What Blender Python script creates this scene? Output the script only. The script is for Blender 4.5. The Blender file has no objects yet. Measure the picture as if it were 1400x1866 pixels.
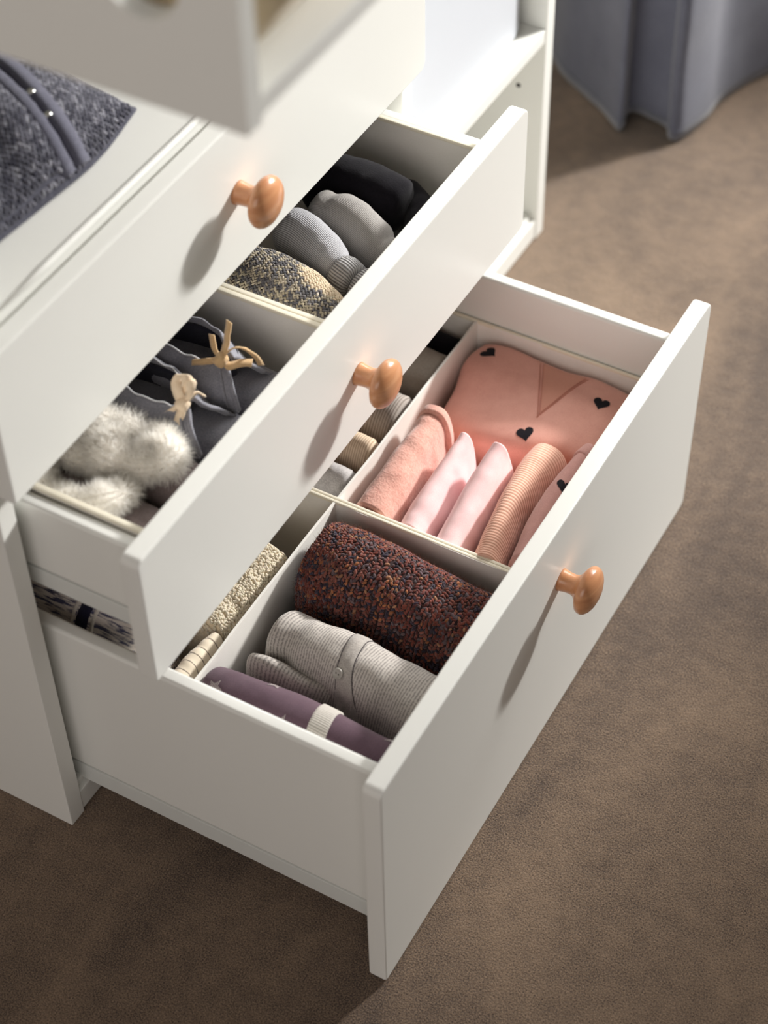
import bpy, bmesh, math, random
import numpy as np
from mathutils import Vector, Matrix, noise as mnoise
from mathutils.bvhtree import BVHTree

S = bpy.context.scene
COL = S.collection
random.seed(7)
RNG = np.random.default_rng(11)

# ------------------------------------------------------------------ camera
cam_d = bpy.data.cameras.new('camera')
cam = bpy.data.objects.new('camera', cam_d)
COL.objects.link(cam)
S.camera = cam
cam_d.sensor_fit = 'VERTICAL'
cam_d.sensor_height = 24.0
cam_d.lens = 44.8193
cam_d.clip_start = 0.05
_r = Vector((0.87117, 0.49073, -0.01601))
_u = Vector((-0.35197, 0.64690, 0.67649))
_f = Vector((-0.34233, 0.58370, -0.73628))
cam.matrix_world = Matrix(((_r.x, _u.x, -_f.x, 0.68892), (_r.y, _u.y, -_f.y, -0.64239),
                           (_r.z, _u.z, -_f.z, 1.36507), (0, 0, 0, 1)))
cam_d.dof.use_dof = True
cam_d.dof.focus_distance = 1.57
cam_d.dof.aperture_fstop = 2.7

# ------------------------------------------------------------------ world, light, exposure
w = bpy.data.worlds.new('world')
S.world = w
w.use_nodes = True
w.node_tree.nodes['Background'].inputs[0].default_value = (1.0, 0.92, 0.86, 1)
w.node_tree.nodes['Background'].inputs[1].default_value = 0.03

key_d = bpy.data.lights.new('window_lamp', 'SPOT')
key_d.shadow_soft_size = 0.12
key_d.spot_size = math.radians(46)
key_d.spot_blend = 1.0
key_d.energy = 665.0
key_d.color = (1.0, 0.982, 0.948)
key = bpy.data.objects.new('window_lamp', key_d)
COL.objects.link(key)
key.location = (1.30, 3.00, 1.56)
key.rotation_euler = (Vector((0.12, 0.06, 0.20)) - key.location).to_track_quat('-Z', 'Y').to_euler()

soft_fill_d = bpy.data.lights.new('soft_fill_light', 'AREA')  # added soft light that lifts the shade inside the drawers
soft_fill_d.shape = 'RECTANGLE'
soft_fill_d.size = 0.95
soft_fill_d.size_y = 0.75
soft_fill_d.energy = 24.0
soft_fill_d.color = (1.0, 0.985, 0.955)
soft_fill = bpy.data.objects.new('soft_fill_light', soft_fill_d)
COL.objects.link(soft_fill)
soft_fill.location = (0.45, 1.97, 1.32)
soft_fill.rotation_euler = (Vector((0.15, 0.30, 0.20)) - soft_fill.location).to_track_quat('-Z', 'Y').to_euler()

fill_d = bpy.data.lights.new('fill_light', 'AREA')  # added fill from the left for the shaded sides, no visible source
fill_d.shape = 'RECTANGLE'
fill_d.size = 2.4
fill_d.size_y = 1.4
fill_d.energy = 26.0
fill_d.color = (1.0, 0.925, 0.875)
fill = bpy.data.objects.new('fill_light', fill_d)
COL.objects.link(fill)
fill.location = (0.9, -2.3, 1.60)
fill.rotation_euler = (Vector((0.1, 0.2, 0.35)) - fill.location).to_track_quat('-Z', 'Y').to_euler()

S.view_settings.view_transform = 'Standard'
S.view_settings.look = 'None'
S.view_settings.gamma = 1.0
S.view_settings.use_curve_mapping = False
S.view_settings.exposure = 0.0

# ------------------------------------------------------------------ materials
def lin(r, g, b):
    def f(c):
        c /= 255.0
        return c / 12.92 if c <= 0.04045 else ((c + 0.055) / 1.055) ** 2.4
    return (f(r), f(g), f(b), 1.0)

class NT:
    def __init__(self, m):
        self.t = m.node_tree
        self.bsdf = self.t.nodes['Principled BSDF']
    def n(self, kind, **kw):
        x = self.t.nodes.new(kind)
        for k, v in kw.items():
            if k.startswith('i_'):
                key_ = k[2:]
                x.inputs[int(key_) if key_.isdigit() else key_.replace('_', ' ')].default_value = v
            else:
                setattr(x, k, v)
        return x
    def l(self, a, b):
        self.t.links.new(a, b)

def new_mat(name, rough=0.5, spec=0.5):
    m = bpy.data.materials.new(name)
    m.use_nodes = True
    m.node_tree.nodes['Principled BSDF'].inputs['Roughness'].default_value = rough
    m.node_tree.nodes['Principled BSDF'].inputs['Specular IOR Level'].default_value = spec
    return m

def mat_paint(name, col, rough=0.38, spec=0.4):
    m = new_mat(name, rough, spec)
    k = NT(m)
    tc = k.n('ShaderNodeTexCoord')
    nz = k.n('ShaderNodeTexNoise', i_Scale=420.0, i_Detail=2.0)
    k.l(tc.outputs['Object'], nz.inputs['Vector'])
    bp = k.n('ShaderNodeBump', i_Strength=0.02, i_Distance=0.0006)
    k.l(nz.outputs['Fac'], bp.inputs['Height'])
    k.l(bp.outputs[0], k.bsdf.inputs['Normal'])
    k.bsdf.inputs['Base Color'].default_value = col
    return m

def mat_fabric(name, c1, c2=None, rough=0.9, scale=900.0, mottle=60.0, bump=0.25, dist=0.0005, sheen=0.25,
               wrinkle=0.0, wrinkle_scale=25.0):
    """plain cloth: fine weave speckle between two colours, weave bump, optional soft creases"""
    m = new_mat(name, rough, 0.15)
    k = NT(m)
    c2 = c2 or tuple(x * 0.8 for x in c1[:3]) + (1,)
    tc = k.n('ShaderNodeTexCoord')
    n1 = k.n('ShaderNodeTexNoise', i_Scale=scale, i_Detail=3.0)
    n2 = k.n('ShaderNodeTexNoise', i_Scale=mottle, i_Detail=3.0)
    for q_ in (n1, n2):
        k.l(tc.outputs['Object'], q_.inputs['Vector'])
    add = k.n('ShaderNodeMath', operation='MULTIPLY_ADD', i_1=0.65)
    k.l(n1.outputs['Fac'], add.inputs[0])
    mu = k.n('ShaderNodeMath', operation='MULTIPLY', i_1=0.35)
    k.l(n2.outputs['Fac'], mu.inputs[0])
    k.l(mu.outputs[0], add.inputs[2])
    cr = k.n('ShaderNodeValToRGB')
    cr.color_ramp.elements[0].position = 0.36
    cr.color_ramp.elements[0].color = c2
    cr.color_ramp.elements[1].position = 0.64
    cr.color_ramp.elements[1].color = c1
    k.l(add.outputs[0], cr.inputs[0])
    k.l(cr.outputs[0], k.bsdf.inputs['Base Color'])
    bp = k.n('ShaderNodeBump', i_Strength=bump, i_Distance=dist)
    k.l(n1.outputs['Fac'], bp.inputs['Height'])
    if wrinkle:
        n3 = k.n('ShaderNodeTexNoise', i_Scale=wrinkle_scale, i_Detail=2.0, i_Distortion=0.6)
        k.l(tc.outputs['Object'], n3.inputs['Vector'])
        b2 = k.n('ShaderNodeBump', i_Strength=wrinkle, i_Distance=0.004)
        k.l(n3.outputs['Fac'], b2.inputs['Height'])
        k.l(b2.outputs[0], bp.inputs['Normal'])
    k.l(bp.outputs[0], k.bsdf.inputs['Normal'])
    k.bsdf.inputs['Sheen Weight'].default_value = sheen
    k.bsdf.inputs['Sheen Roughness'].default_value = 0.5
    return m

def mat_rib(name, c_hi, c_lo, pitch, axis=0, strength=0.6, dist=0.0006, mott=0.35, sheen=0.2, grain=700.0):
    """ribbed knit: ribs follow one UV axis, UVs are in metres"""
    m = new_mat(name, 0.92, 0.12)
    k = NT(m)
    uv = k.n('ShaderNodeUVMap')
    sp = k.n('ShaderNodeSeparateXYZ')
    k.l(uv.outputs[0], sp.inputs[0])
    mu = k.n('ShaderNodeMath', operation='MULTIPLY', i_1=2 * math.pi / pitch)
    k.l(sp.outputs[axis], mu.inputs[0])
    si = k.n('ShaderNodeMath', operation='SINE')
    k.l(mu.outputs[0], si.inputs[0])
    hf = k.n('ShaderNodeMath', operation='MULTIPLY_ADD', i_1=0.5, i_2=0.5)
    k.l(si.outputs[0], hf.inputs[0])
    tc = k.n('ShaderNodeTexCoord')
    nz = k.n('ShaderNodeTexNoise', i_Scale=grain, i_Detail=4.0)
    k.l(tc.outputs['Object'], nz.inputs['Vector'])
    mx = k.n('ShaderNodeMath', operation='MULTIPLY_ADD', i_1=mott * 2, i_2=-mott)
    k.l(nz.outputs['Fac'], mx.inputs[0])
    ad = k.n('ShaderNodeMath', operation='ADD')
    k.l(hf.outputs[0], ad.inputs[0])
    k.l(mx.outputs[0], ad.inputs[1])
    cr = k.n('ShaderNodeValToRGB')
    cr.color_ramp.elements[0].position = 0.05
    cr.color_ramp.elements[0].color = c_lo
    cr.color_ramp.elements[1].position = 0.6
    cr.color_ramp.elements[1].color = c_hi
    k.l(ad.outputs[0], cr.inputs[0])
    k.l(cr.outputs[0], k.bsdf.inputs['Base Color'])
    bp = k.n('ShaderNodeBump', i_Strength=strength, i_Distance=dist)
    k.l(ad.outputs[0], bp.inputs['Height'])
    k.l(bp.outputs[0], k.bsdf.inputs['Normal'])
    k.bsdf.inputs['Sheen Weight'].default_value = sheen
    return m

def mat_attr(name, rough=0.95, sheen=0.3, grain=0.35):
    """yarn: colour of every stitch comes from a colour attribute, fine fibre noise on top"""
    m = new_mat(name, rough, 0.1)
    k = NT(m)
    at = k.n('ShaderNodeAttribute', attribute_name='Col')
    tc = k.n('ShaderNodeTexCoord')
    nz = k.n('ShaderNodeTexNoise', i_Scale=1800.0, i_Detail=2.0)
    k.l(tc.outputs['Object'], nz.inputs['Vector'])
    mx = k.n('ShaderNodeMixRGB', blend_type='MULTIPLY', i_Fac=grain)
    k.l(at.outputs['Color'], mx.inputs[1])
    k.l(nz.outputs['Color'], mx.inputs[2])
    k.l(mx.outputs[0], k.bsdf.inputs['Base Color'])
    bp = k.n('ShaderNodeBump', i_Strength=0.5, i_Distance=0.0004)
    k.l(nz.outputs['Fac'], bp.inputs['Height'])
    k.l(bp.outputs[0], k.bsdf.inputs['Normal'])
    k.bsdf.inputs['Sheen Weight'].default_value = sheen
    return m

def mat_wood(name):
    m = new_mat(name, 0.28, 0.5)
    k = NT(m)
    tc = k.n('ShaderNodeTexCoord')
    mp = k.n('ShaderNodeMapping')
    mp.inputs['Rotation'].default_value = (0.15, 0.2, 0.1)
    mp.inputs['Scale'].default_value = (0.25, 0.12, 1.0)
    k.l(tc.outputs['Object'], mp.inputs[0])
    nz = k.n('ShaderNodeTexNoise', i_Scale=260.0, i_Detail=5.0, i_Roughness=0.6)
    k.l(mp.outputs[0], nz.inputs['Vector'])
    wv = k.n('ShaderNodeTexWave', bands_direction='Z', i_Scale=40.0, i_Distortion=1.0, i_Detail=3.0)
    k.l(mp.outputs[0], wv.inputs['Vector'])
    ad = k.n('ShaderNodeMath', operation='MULTIPLY_ADD', i_1=0.13)
    k.l(wv.outputs['Fac'], ad.inputs[0])
    m2 = k.n('ShaderNodeMath', operation='MULTIPLY', i_1=0.87)
    k.l(nz.outputs['Fac'], m2.inputs[0])
    k.l(m2.outputs[0], ad.inputs[2])
    cr = k.n('ShaderNodeValToRGB')
    cr.color_ramp.elements[0].position = 0.28
    cr.color_ramp.elements[0].color = lin(193, 130, 90)
    cr.color_ramp.elements[1].position = 0.72
    cr.color_ramp.elements[1].color = lin(216, 158, 114)
    k.l(ad.outputs[0], cr.inputs[0])
    k.l(cr.outputs[0], k.bsdf.inputs['Base Color'])
    k.bsdf.inputs['Coat Weight'].default_value = 0.25
    k.bsdf.inputs['Coat Roughness'].default_value = 0.2
    return m

def mat_carpet(name):
    m = new_mat(name, 1.0, 0.05)
    k = NT(m)
    tc = k.n('ShaderNodeTexCoord')
    fine = k.n('ShaderNodeTexNoise', i_Scale=760.0, i_Detail=4.0, i_Roughness=0.6)
    tuft = k.n('ShaderNodeTexVoronoi', i_Scale=560.0)
    big = k.n('ShaderNodeTexNoise', i_Scale=5.5, i_Detail=3.0, i_Distortion=0.8)
    mid = k.n('ShaderNodeTexNoise', i_Scale=60.0, i_Detail=4.0)
    mpb = k.n('ShaderNodeMapping')
    mpb.inputs['Rotation'].default_value = (0, 0, 0.9)
    mpb.inputs['Scale'].default_value = (1.0, 0.45, 1.0)
    k.l(tc.outputs['Object'], mpb.inputs[0])
    for q_ in (fine, tuft, mid):
        k.l(tc.outputs['Object'], q_.inputs['Vector'])
    k.l(mpb.outputs[0], big.inputs['Vector'])
    cr = k.n('ShaderNodeValToRGB')
    cr.color_ramp.elements[0].position = 0.41
    cr.color_ramp.elements[0].color = lin(62, 49, 42)
    cr.color_ramp.elements[1].position = 0.60
    cr.color_ramp.elements[1].color = lin(144, 121, 99)
    s1 = k.n('ShaderNodeMath', operation='MULTIPLY_ADD', i_1=0.6)
    s2 = k.n('ShaderNodeMath', operation='MULTIPLY_ADD', i_1=0.10)
    s3 = k.n('ShaderNodeMath', operation='MULTIPLY', i_1=0.3)
    k.l(big.outputs['Fac'], s3.inputs[0])
    k.l(mid.outputs['Fac'], s2.inputs[0])
    k.l(s3.outputs[0], s2.inputs[2])
    k.l(fine.outputs['Fac'], s1.inputs[0])
    k.l(s2.outputs[0], s1.inputs[2])
    k.l(s1.outputs[0], cr.inputs[0])
    k.l(cr.outputs[0], k.bsdf.inputs['Base Color'])
    iv = k.n('ShaderNodeMath', operation='SUBTRACT')
    k.l(fine.outputs['Fac'], iv.inputs[0])
    k.l(tuft.outputs['Distance'], iv.inputs[1])
    bp = k.n('ShaderNodeBump', i_Strength=0.5, i_Distance=0.0010)
    k.l(iv.outputs[0], bp.inputs['Height'])
    b2 = k.n('ShaderNodeBump', i_Strength=0.2, i_Distance=0.005)
    k.l(mid.outputs['Fac'], b2.inputs['Height'])
    k.l(b2.outputs[0], bp.inputs['Normal'])
    k.l(bp.outputs[0], k.bsdf.inputs['Normal'])
    k.bsdf.inputs['Sheen Weight'].default_value = 0.3
    k.bsdf.inputs['Sheen Roughness'].default_value = 0.6
    return m

def mat_streak(name):
    """white and indigo slub knit"""
    m = new_mat(name, 0.95, 0.1)
    k = NT(m)
    tc = k.n('ShaderNodeTexCoord')
    mp = k.n('ShaderNodeMapping')
    mp.inputs['Scale'].default_value = (70.0, 420.0, 420.0)
    k.l(tc.outputs['Object'], mp.inputs[0])
    nz = k.n('ShaderNodeTexNoise', i_Scale=1.0, i_Detail=4.0)
    k.l(mp.outputs[0], nz.inputs['Vector'])
    cr = k.n('ShaderNodeValToRGB')
    cr.color_ramp.elements[0].position = 0.40
    cr.color_ramp.elements[0].color = lin(84, 84, 108)
    cr.color_ramp.elements[1].position = 0.56
    cr.color_ramp.elements[1].color = lin(216, 208, 202)
    k.l(nz.outputs['Fac'], cr.inputs[0])
    k.l(cr.outputs[0], k.bsdf.inputs['Base Color'])
    bp = k.n('ShaderNodeBump', i_Strength=0.6, i_Distance=0.001)
    k.l(nz.outputs['Fac'], bp.inputs['Height'])
    k.l(bp.outputs[0], k.bsdf.inputs['Normal'])
    return m

def mat_pile(name, col, tr=0.5):
    """fine strands that let light through"""
    m = new_mat(name)
    k = NT(m)
    k.t.nodes.remove(k.bsdf)
    out = k.t.nodes['Material Output']
    d = k.n('ShaderNodeBsdfDiffuse')
    t = k.n('ShaderNodeBsdfTranslucent')
    d.inputs['Color'].default_value = col
    t.inputs['Color'].default_value = col
    mx = k.n('ShaderNodeMixShader', i_0=tr)
    k.l(d.outputs[0], mx.inputs[1])
    k.l(t.outputs[0], mx.inputs[2])
    k.l(mx.outputs[0], out.inputs[0])
    return m

M = {}
M['white'] = mat_paint('white_lacquer', lin(238, 238, 233), 0.36, 0.4)
M['inner'] = mat_paint('white_foil', lin(228, 222, 212), 0.5, 0.3)
M['rail'] = mat_paint('white_metal_runner', lin(222, 224, 220), 0.35, 0.5)
M['plastic'] = mat_paint('cool_white_plastic', lin(208, 212, 219), 0.45, 0.35)
M['wood'] = mat_wood('beech')
M['carpet'] = mat_carpet('beige_carpet')
M['wall'] = mat_paint('wall_paint', lin(205, 200, 192), 0.8, 0.2)
M['dark'] = mat_paint('hole_shade', lin(40, 36, 32), 0.8, 0.1)  # dark colour standing in for the shade inside small holes
M['boxcloth'] = mat_fabric('white_box_cloth', lin(248, 245, 239), lin(240, 237, 230), 0.75, 1500, 40, 0.05, 0.0002, 0.1, 0.28, 13.0)
M['boxrim'] = mat_fabric('cream_rim_tape', lin(246, 240, 222), lin(238, 230, 208), 0.75, 1500, 40, 0.1, 0.0002, 0.1)
M['pink'] = mat_fabric('dusty_pink_jersey', lin(233, 176, 160), lin(219, 159, 144), 0.9, 1500, 90, 0.2, 0.0003, 0.25, 0.12, 30)
M['pinkfleece'] = mat_fabric('peach_pink_fleece', lin(232, 180, 164), lin(216, 156, 141), 0.95, 520, 160, 0.5, 0.001, 0.5, 0.15, 45)
M['palepink'] = mat_fabric('pale_pink_cotton', lin(250, 214, 213), lin(244, 200, 201), 0.9, 1300, 90, 0.2, 0.0003, 0.3, 0.12, 32)
M['mauve'] = mat_fabric('mauve_pink_jersey', lin(222, 172, 163), lin(204, 152, 145), 0.9, 1500, 90, 0.2, 0.0003, 0.25, 0.12, 30)
M['pinkseam'] = mat_fabric('pink_thread', lin(206, 140, 120), lin(184, 118, 102), 0.9, 2500, 90, 0.3, 0.0003, 0.2)
M['print'] = mat_fabric('black_print', lin(34, 32, 38), lin(24, 22, 28), 0.7, 1500, 90, 0.1, 0.0002, 0.0)
M['peachrib'] = mat_rib('peach_rib', lin(240, 194, 172), lin(208, 150, 127), 0.0025, 1, 0.4, 0.0005, 0.12)
M['pinkrib'] = mat_rib('pink_collar_rib', lin(226, 166, 146), lin(188, 126, 106), 0.0016, 1, 0.5, 0.0004, 0.1)
M['yarn'] = mat_attr('variegated_yarn')
M['yarnbase'] = mat_fabric('dark_yarn_base', lin(60, 38, 36), lin(36, 24, 28), 0.95, 500, 90, 0.5, 0.001, 0.2)
M['cardi'] = mat_rib('grey_marl_rib', lin(194, 187, 180), lin(146, 140, 136), 0.0021, 1, 0.18, 0.00022, 1.6, 0.3, 650)
M['cardiplain'] = mat_fabric('grey_marl_jersey', lin(192, 185, 178), lin(154, 148, 143), 0.92, 1000, 110, 0.4, 0.0005, 0.25, 0.1, 35)
M['cardidark'] = mat_rib('charcoal_marl_rib', lin(98, 92, 92), lin(66, 60, 62), 0.0021, 1, 0.6, 0.0005, 0.4, 0.2, 900)
M['button'] = mat_paint('grey_button', lin(170, 166, 158), 0.3, 0.5)
M['purple'] = mat_fabric('plum_jersey', lin(104, 82, 93), lin(87, 67, 78), 0.9, 1500, 90, 0.2, 0.0003, 0.2, 0.15, 30)
M['star'] = mat_rib('silver_star_print', lin(170, 160, 158), lin(100, 80, 88), 0.0014, 0, 0.2, 0.0002, 0.2)
M['cuff'] = mat_rib('pale_grey_cuff', lin(212, 206, 198), lin(164, 157, 149), 0.0018, 1, 0.5, 0.0004, 0.5, 0.2, 1100)
M['greyrib'] = mat_rib('grey_rib', lin(178, 168, 160), lin(132, 122, 114), 0.0026, 1, 0.5, 0.0006, 0.3)
M['beigerib'] = mat_rib('beige_rib', lin(232, 210, 184), lin(186, 158, 132), 0.0022, 1, 0.4, 0.0005, 0.25)
M['greymarl'] = mat_fabric('light_grey_marl', lin(206, 202, 200), lin(160, 155, 155), 0.92, 1100, 140, 0.3, 0.0005)
M['taupe'] = mat_fabric('taupe_cloth', lin(160, 150, 138), lin(140, 130, 120), 0.9, 900, 60, 0.2, 0.0004)
M['black'] = mat_fabric('black_knit', lin(20, 17, 24), lin(13, 11, 17), 0.95, 700, 60, 0.4, 0.0006, 0.1)
M['teddy'] = mat_fabric('cream_teddy', lin(240, 226, 200), lin(216, 196, 164), 0.95, 420, 130, 0.9, 0.002, 0.4)
M['stripeknit'] = mat_rib('cream_pinstripe', lin(236, 222, 200), lin(120, 106, 94), 0.0070, 1, 0.2, 0.0004, 0.05)
for nd in M['stripeknit'].node_tree.nodes:
    if nd.type == 'VALTORGB':
        nd.color_ramp.elements[0].position = 0.0
        nd.color_ramp.elements[1].position = 0.06
M['streak'] = mat_streak('indigo_slub')
M['navy'] = mat_fabric('navy_band', lin(34, 34, 56), lin(24, 24, 42), 0.95, 700, 60, 0.3, 0.0005)
M['denim'] = mat_fabric('charcoal_felt', lin(148, 148, 156), lin(120, 120, 130), 0.95, 900, 70, 0.5, 0.0007, 0.3, 0.1, 40)
M['lining'] = mat_fabric('navy_lining', lin(46, 46, 58), lin(34, 34, 44), 0.95, 900, 70, 0.3, 0.0005)
M['stitch'] = mat_fabric('white_stitching', lin(222, 222, 224), lin(190, 190, 194), 0.9, 2000, 90, 0.3, 0.0003)
M['ribbon'] = mat_fabric('beige_twill_tape', lin(216, 184, 142), lin(190, 156, 114), 0.9, 1600, 90, 0.35, 0.0003)
M['ribbonpale'] = mat_fabric('cream_twill_tape', lin(251, 232, 206), lin(238, 212, 180), 0.9, 1600, 90, 0.35, 0.0003)
M['suede'] = mat_fabric('taupe_suede', lin(152, 137, 136), lin(128, 115, 116), 0.95, 800, 50, 0.4, 0.0006, 0.3, 0.1, 40)
M['fur'] = mat_pile('white_fur', lin(255, 253, 249))
M['teddypile'] = mat_pile('cream_pile', lin(246, 236, 214), 0.4)
M['furbase'] = mat_fabric('fur_hide', lin(250, 246, 238), lin(240, 234, 224), 0.95, 300, 60, 0.5, 0.002, 0.2)
M['sockgrey'] = mat_rib('grey_sock_knit', lin(196, 196, 200), lin(116, 115, 120), 0.0016, 0, 0.7, 0.0005, 0.4, 0.25, 1400)
M['sockgrey2'] = mat_rib('warm_grey_sock_knit', lin(168, 164, 160), lin(128, 124, 121), 0.0013, 0, 0.5, 0.0004, 0.5, 0.25, 1400)
M['sockcuff'] = mat_rib('grey_sock_cuff', lin(178, 176, 176), lin(106, 104, 105), 0.0026, 0, 0.9, 0.0009, 0.35, 0.2, 1200)
M['tan'] = mat_fabric('tan_cotton', lin(206, 178, 148), lin(180, 150, 122), 0.9, 1200, 80, 0.3, 0.0005)
M['padtan'] = mat_fabric('tan_pad_cloth', lin(206, 188, 158), lin(192, 172, 140), 0.9, 900, 60, 0.2, 0.0004)
M['bluegrey'] = mat_fabric('blue_grey_twill', lin(102, 104, 118), lin(84, 86, 100), 0.9, 800, 25, 0.3, 0.0006, 0.35, 0.15, 10)
M['metal'] = new_mat('silver_snap', 0.25, 0.5)
M['metal'].node_tree.nodes['Principled BSDF'].inputs['Metallic'].default_value = 1.0
M['metal'].node_tree.nodes['Principled BSDF'].inputs['Base Color'].default_value = lin(220, 220, 215)

# ------------------------------------------------------------------ object helpers (all geometry is given in world metres)
def origin_of(p):
    o = Vector((0, 0, 0))
    while p is not None:
        o += p.location
        p = p.parent
    return o

def thing(name, label, cat, loc, group=None):
    o = bpy.data.objects.new(name, None)
    o.empty_display_size = 0.03
    COL.objects.link(o)
    o.location = loc
    o['label'] = label
    o['category'] = cat
    if group:
        o['group'] = group
    return o

def tag(o, label, cat, group=None):
    o['label'] = label
    o['category'] = cat
    if group:
        o['group'] = group
    return o

def link_mesh(name, me, mat, parent, shift=True):
    o = bpy.data.objects.new(name, me)
    COL.objects.link(o)
    if mat is not None:
        me.materials.append(mat)
    if parent is not None:
        o.parent = parent
        org = origin_of(parent)
        if shift:
            me.transform(Matrix.Translation(-org))
    elif shift:
        n = len(me.vertices)
        co = np.empty(n * 3, dtype=np.float32)
        me.vertices.foreach_get('co', co)
        co = co.reshape(-1, 3)
        c = Vector(((co[:, 0].min() + co[:, 0].max()) / 2, (co[:, 1].min() + co[:, 1].max()) / 2, co[:, 2].min()))
        me.transform(Matrix.Translation(-c))
        o.location = c
    return o

def obj_np(name, V, F, mat, parent=None, uv=None, col=None, smooth=True):
    me = bpy.data.meshes.new(name)
    me.from_pydata([tuple(v) for v in V], [], [tuple(f) for f in F])
    if uv is not None:
        ul = me.uv_layers.new(name='UVMap')
        li = np.empty(len(me.loops), dtype=np.int32)
        me.loops.foreach_get('vertex_index', li)
        ul.data.foreach_set('uv', np.asarray(uv, dtype=np.float32)[li].ravel())
    if col is not None:
        ca = me.color_attributes.new('Col', 'FLOAT_COLOR', 'POINT')
        ca.data.foreach_set('color', np.asarray(col, dtype=np.float32).ravel())
    if smooth:
        me.polygons.foreach_set('use_smooth', [True] * len(me.polygons))
    me.update()
    return link_mesh(name, me, mat, parent)

def bm_obj(name, bm, mat, parent=None, smooth_angle=0.6):
    me = bpy.data.meshes.new(name)
    bmesh.ops.recalc_face_normals(bm, faces=bm.faces[:])
    bm.to_mesh(me)
    bm.free()
    if smooth_angle:
        me.polygons.foreach_set('use_smooth', [True] * len(me.polygons))
        me.set_sharp_from_angle(angle=smooth_angle)
    o = link_mesh(name, me, mat, parent)
    if smooth_angle:
        wn = o.modifiers.new('weighted_normals', 'WEIGHTED_NORMAL')
        wn.keep_sharp = True
        wn.weight = 100
    return o

def bevel_all(bm, r, seg=2, ang=0.5):
    if r <= 0:
        return
    es = [e for e in bm.edges if len(e.link_faces) == 2 and e.calc_face_angle(0) > ang]
    bmesh.ops.bevel(bm, geom=es, offset=r, segments=seg, profile=0.5, affect='EDGES', clamp_overlap=True)

def box(name, x0, x1, y0, y1, z0, z1, mat, parent=None, r=0.0015, seg=2):
    bm = bmesh.new()
    bmesh.ops.create_cube(bm, size=1.0)
    for v in bm.verts:
        v.co = ((x0 + x1) / 2 + v.co.x * (x1 - x0), (y0 + y1) / 2 + v.co.y * (y1 - y0), (z0 + z1) / 2 + v.co.z * (z1 - z0))
    bevel_all(bm, r, seg)
    return bm_obj(name, bm, mat, parent)

def rrect(a0, a1, b0, b1, rs, seg=6):
    """rounded rectangle outline; rs = radii at (a0,b0),(a1,b0),(a1,b1),(a0,b1)"""
    out = []
    for (cx, cy, r, s) in ((a0 + rs[0], b0 + rs[0], rs[0], math.pi), (a1 - rs[1], b0 + rs[1], rs[1], 1.5 * math.pi),
                           (a1 - rs[2], b1 - rs[2], rs[2], 0.0), (a0 + rs[3], b1 - rs[3], rs[3], 0.5 * math.pi)):
        for i in range(seg + 1):
            t = s + 0.5 * math.pi * i / seg
            out.append((cx + r * math.cos(t), cy + r * math.sin(t)))
    return out

def plate_x(name, outline_yz, x0, x1, mat, parent, r=0.0018):
    """panel: outline in the YZ plane, thickness along X"""
    bm = bmesh.new()
    vs = [bm.verts.new((x0, y, z)) for y, z in outline_yz]
    f = bm.faces.new(vs)
    ex = bmesh.ops.extrude_face_region(bm, geom=[f])
    for e in ex['geom']:
        if isinstance(e, bmesh.types.BMVert):
            e.co.x = x1
    bevel_all(bm, r, 2, 0.9)
    return bm_obj(name, bm, mat, parent)

def panel_y(name, outline_xz, hole, y0, y1, mat, parent, r=0.0018):
    """panel: outline in the XZ plane with an optional round hole, thickness along Y"""
    bm = bmesh.new()
    es = []
    for loop in [outline_xz] + ([hole] if hole else []):
        vs = [bm.verts.new((x, y0, z)) for x, z in loop]
        es += [bm.edges.new((vs[i], vs[(i + 1) % len(vs)])) for i in range(len(vs))]
    bmesh.ops.triangle_fill(bm, use_beauty=True, use_dissolve=False, edges=es)
    ex = bmesh.ops.extrude_face_region(bm, geom=bm.faces[:])
    for e in ex['geom']:
        if isinstance(e, bmesh.types.BMVert):
            e.co.y = y1
    bevel_all(bm, r, 2, 0.9)
    return bm_obj(name, bm, mat, parent)

# ---- cloth shapes
def catmull(pts, n):
    P = np.array(pts, dtype=float)
    P = np.vstack([2 * P[0] - P[1], P, 2 * P[-1] - P[-2]])
    seg = len(P) - 3
    out = []
    for i in range(n):
        t = i / (n - 1) * seg
        k = min(int(t), seg - 1)
        u = t - k
        p0, p1, p2, p3 = P[k:k + 4]
        out.append(0.5 * ((2 * p1) + (-p0 + p2) * u + (2 * p0 - 5 * p1 + 4 * p2 - p3) * u * u + (-p0 + 3 * p1 - 3 * p2 + p3) * u ** 3))
    return np.array(out)

def lerp_list(vals, n):
    if isinstance(vals, (int, float)):
        return np.full(n, float(vals))
    return np.maximum(catmull([[v] for v in vals], n)[:, 0], 1e-4)

def nz3(p, s, seed=0.0):
    return mnoise.noise(Vector((p[0] * s + seed, p[1] * s + seed * 1.7, p[2] * s - seed)))

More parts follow.
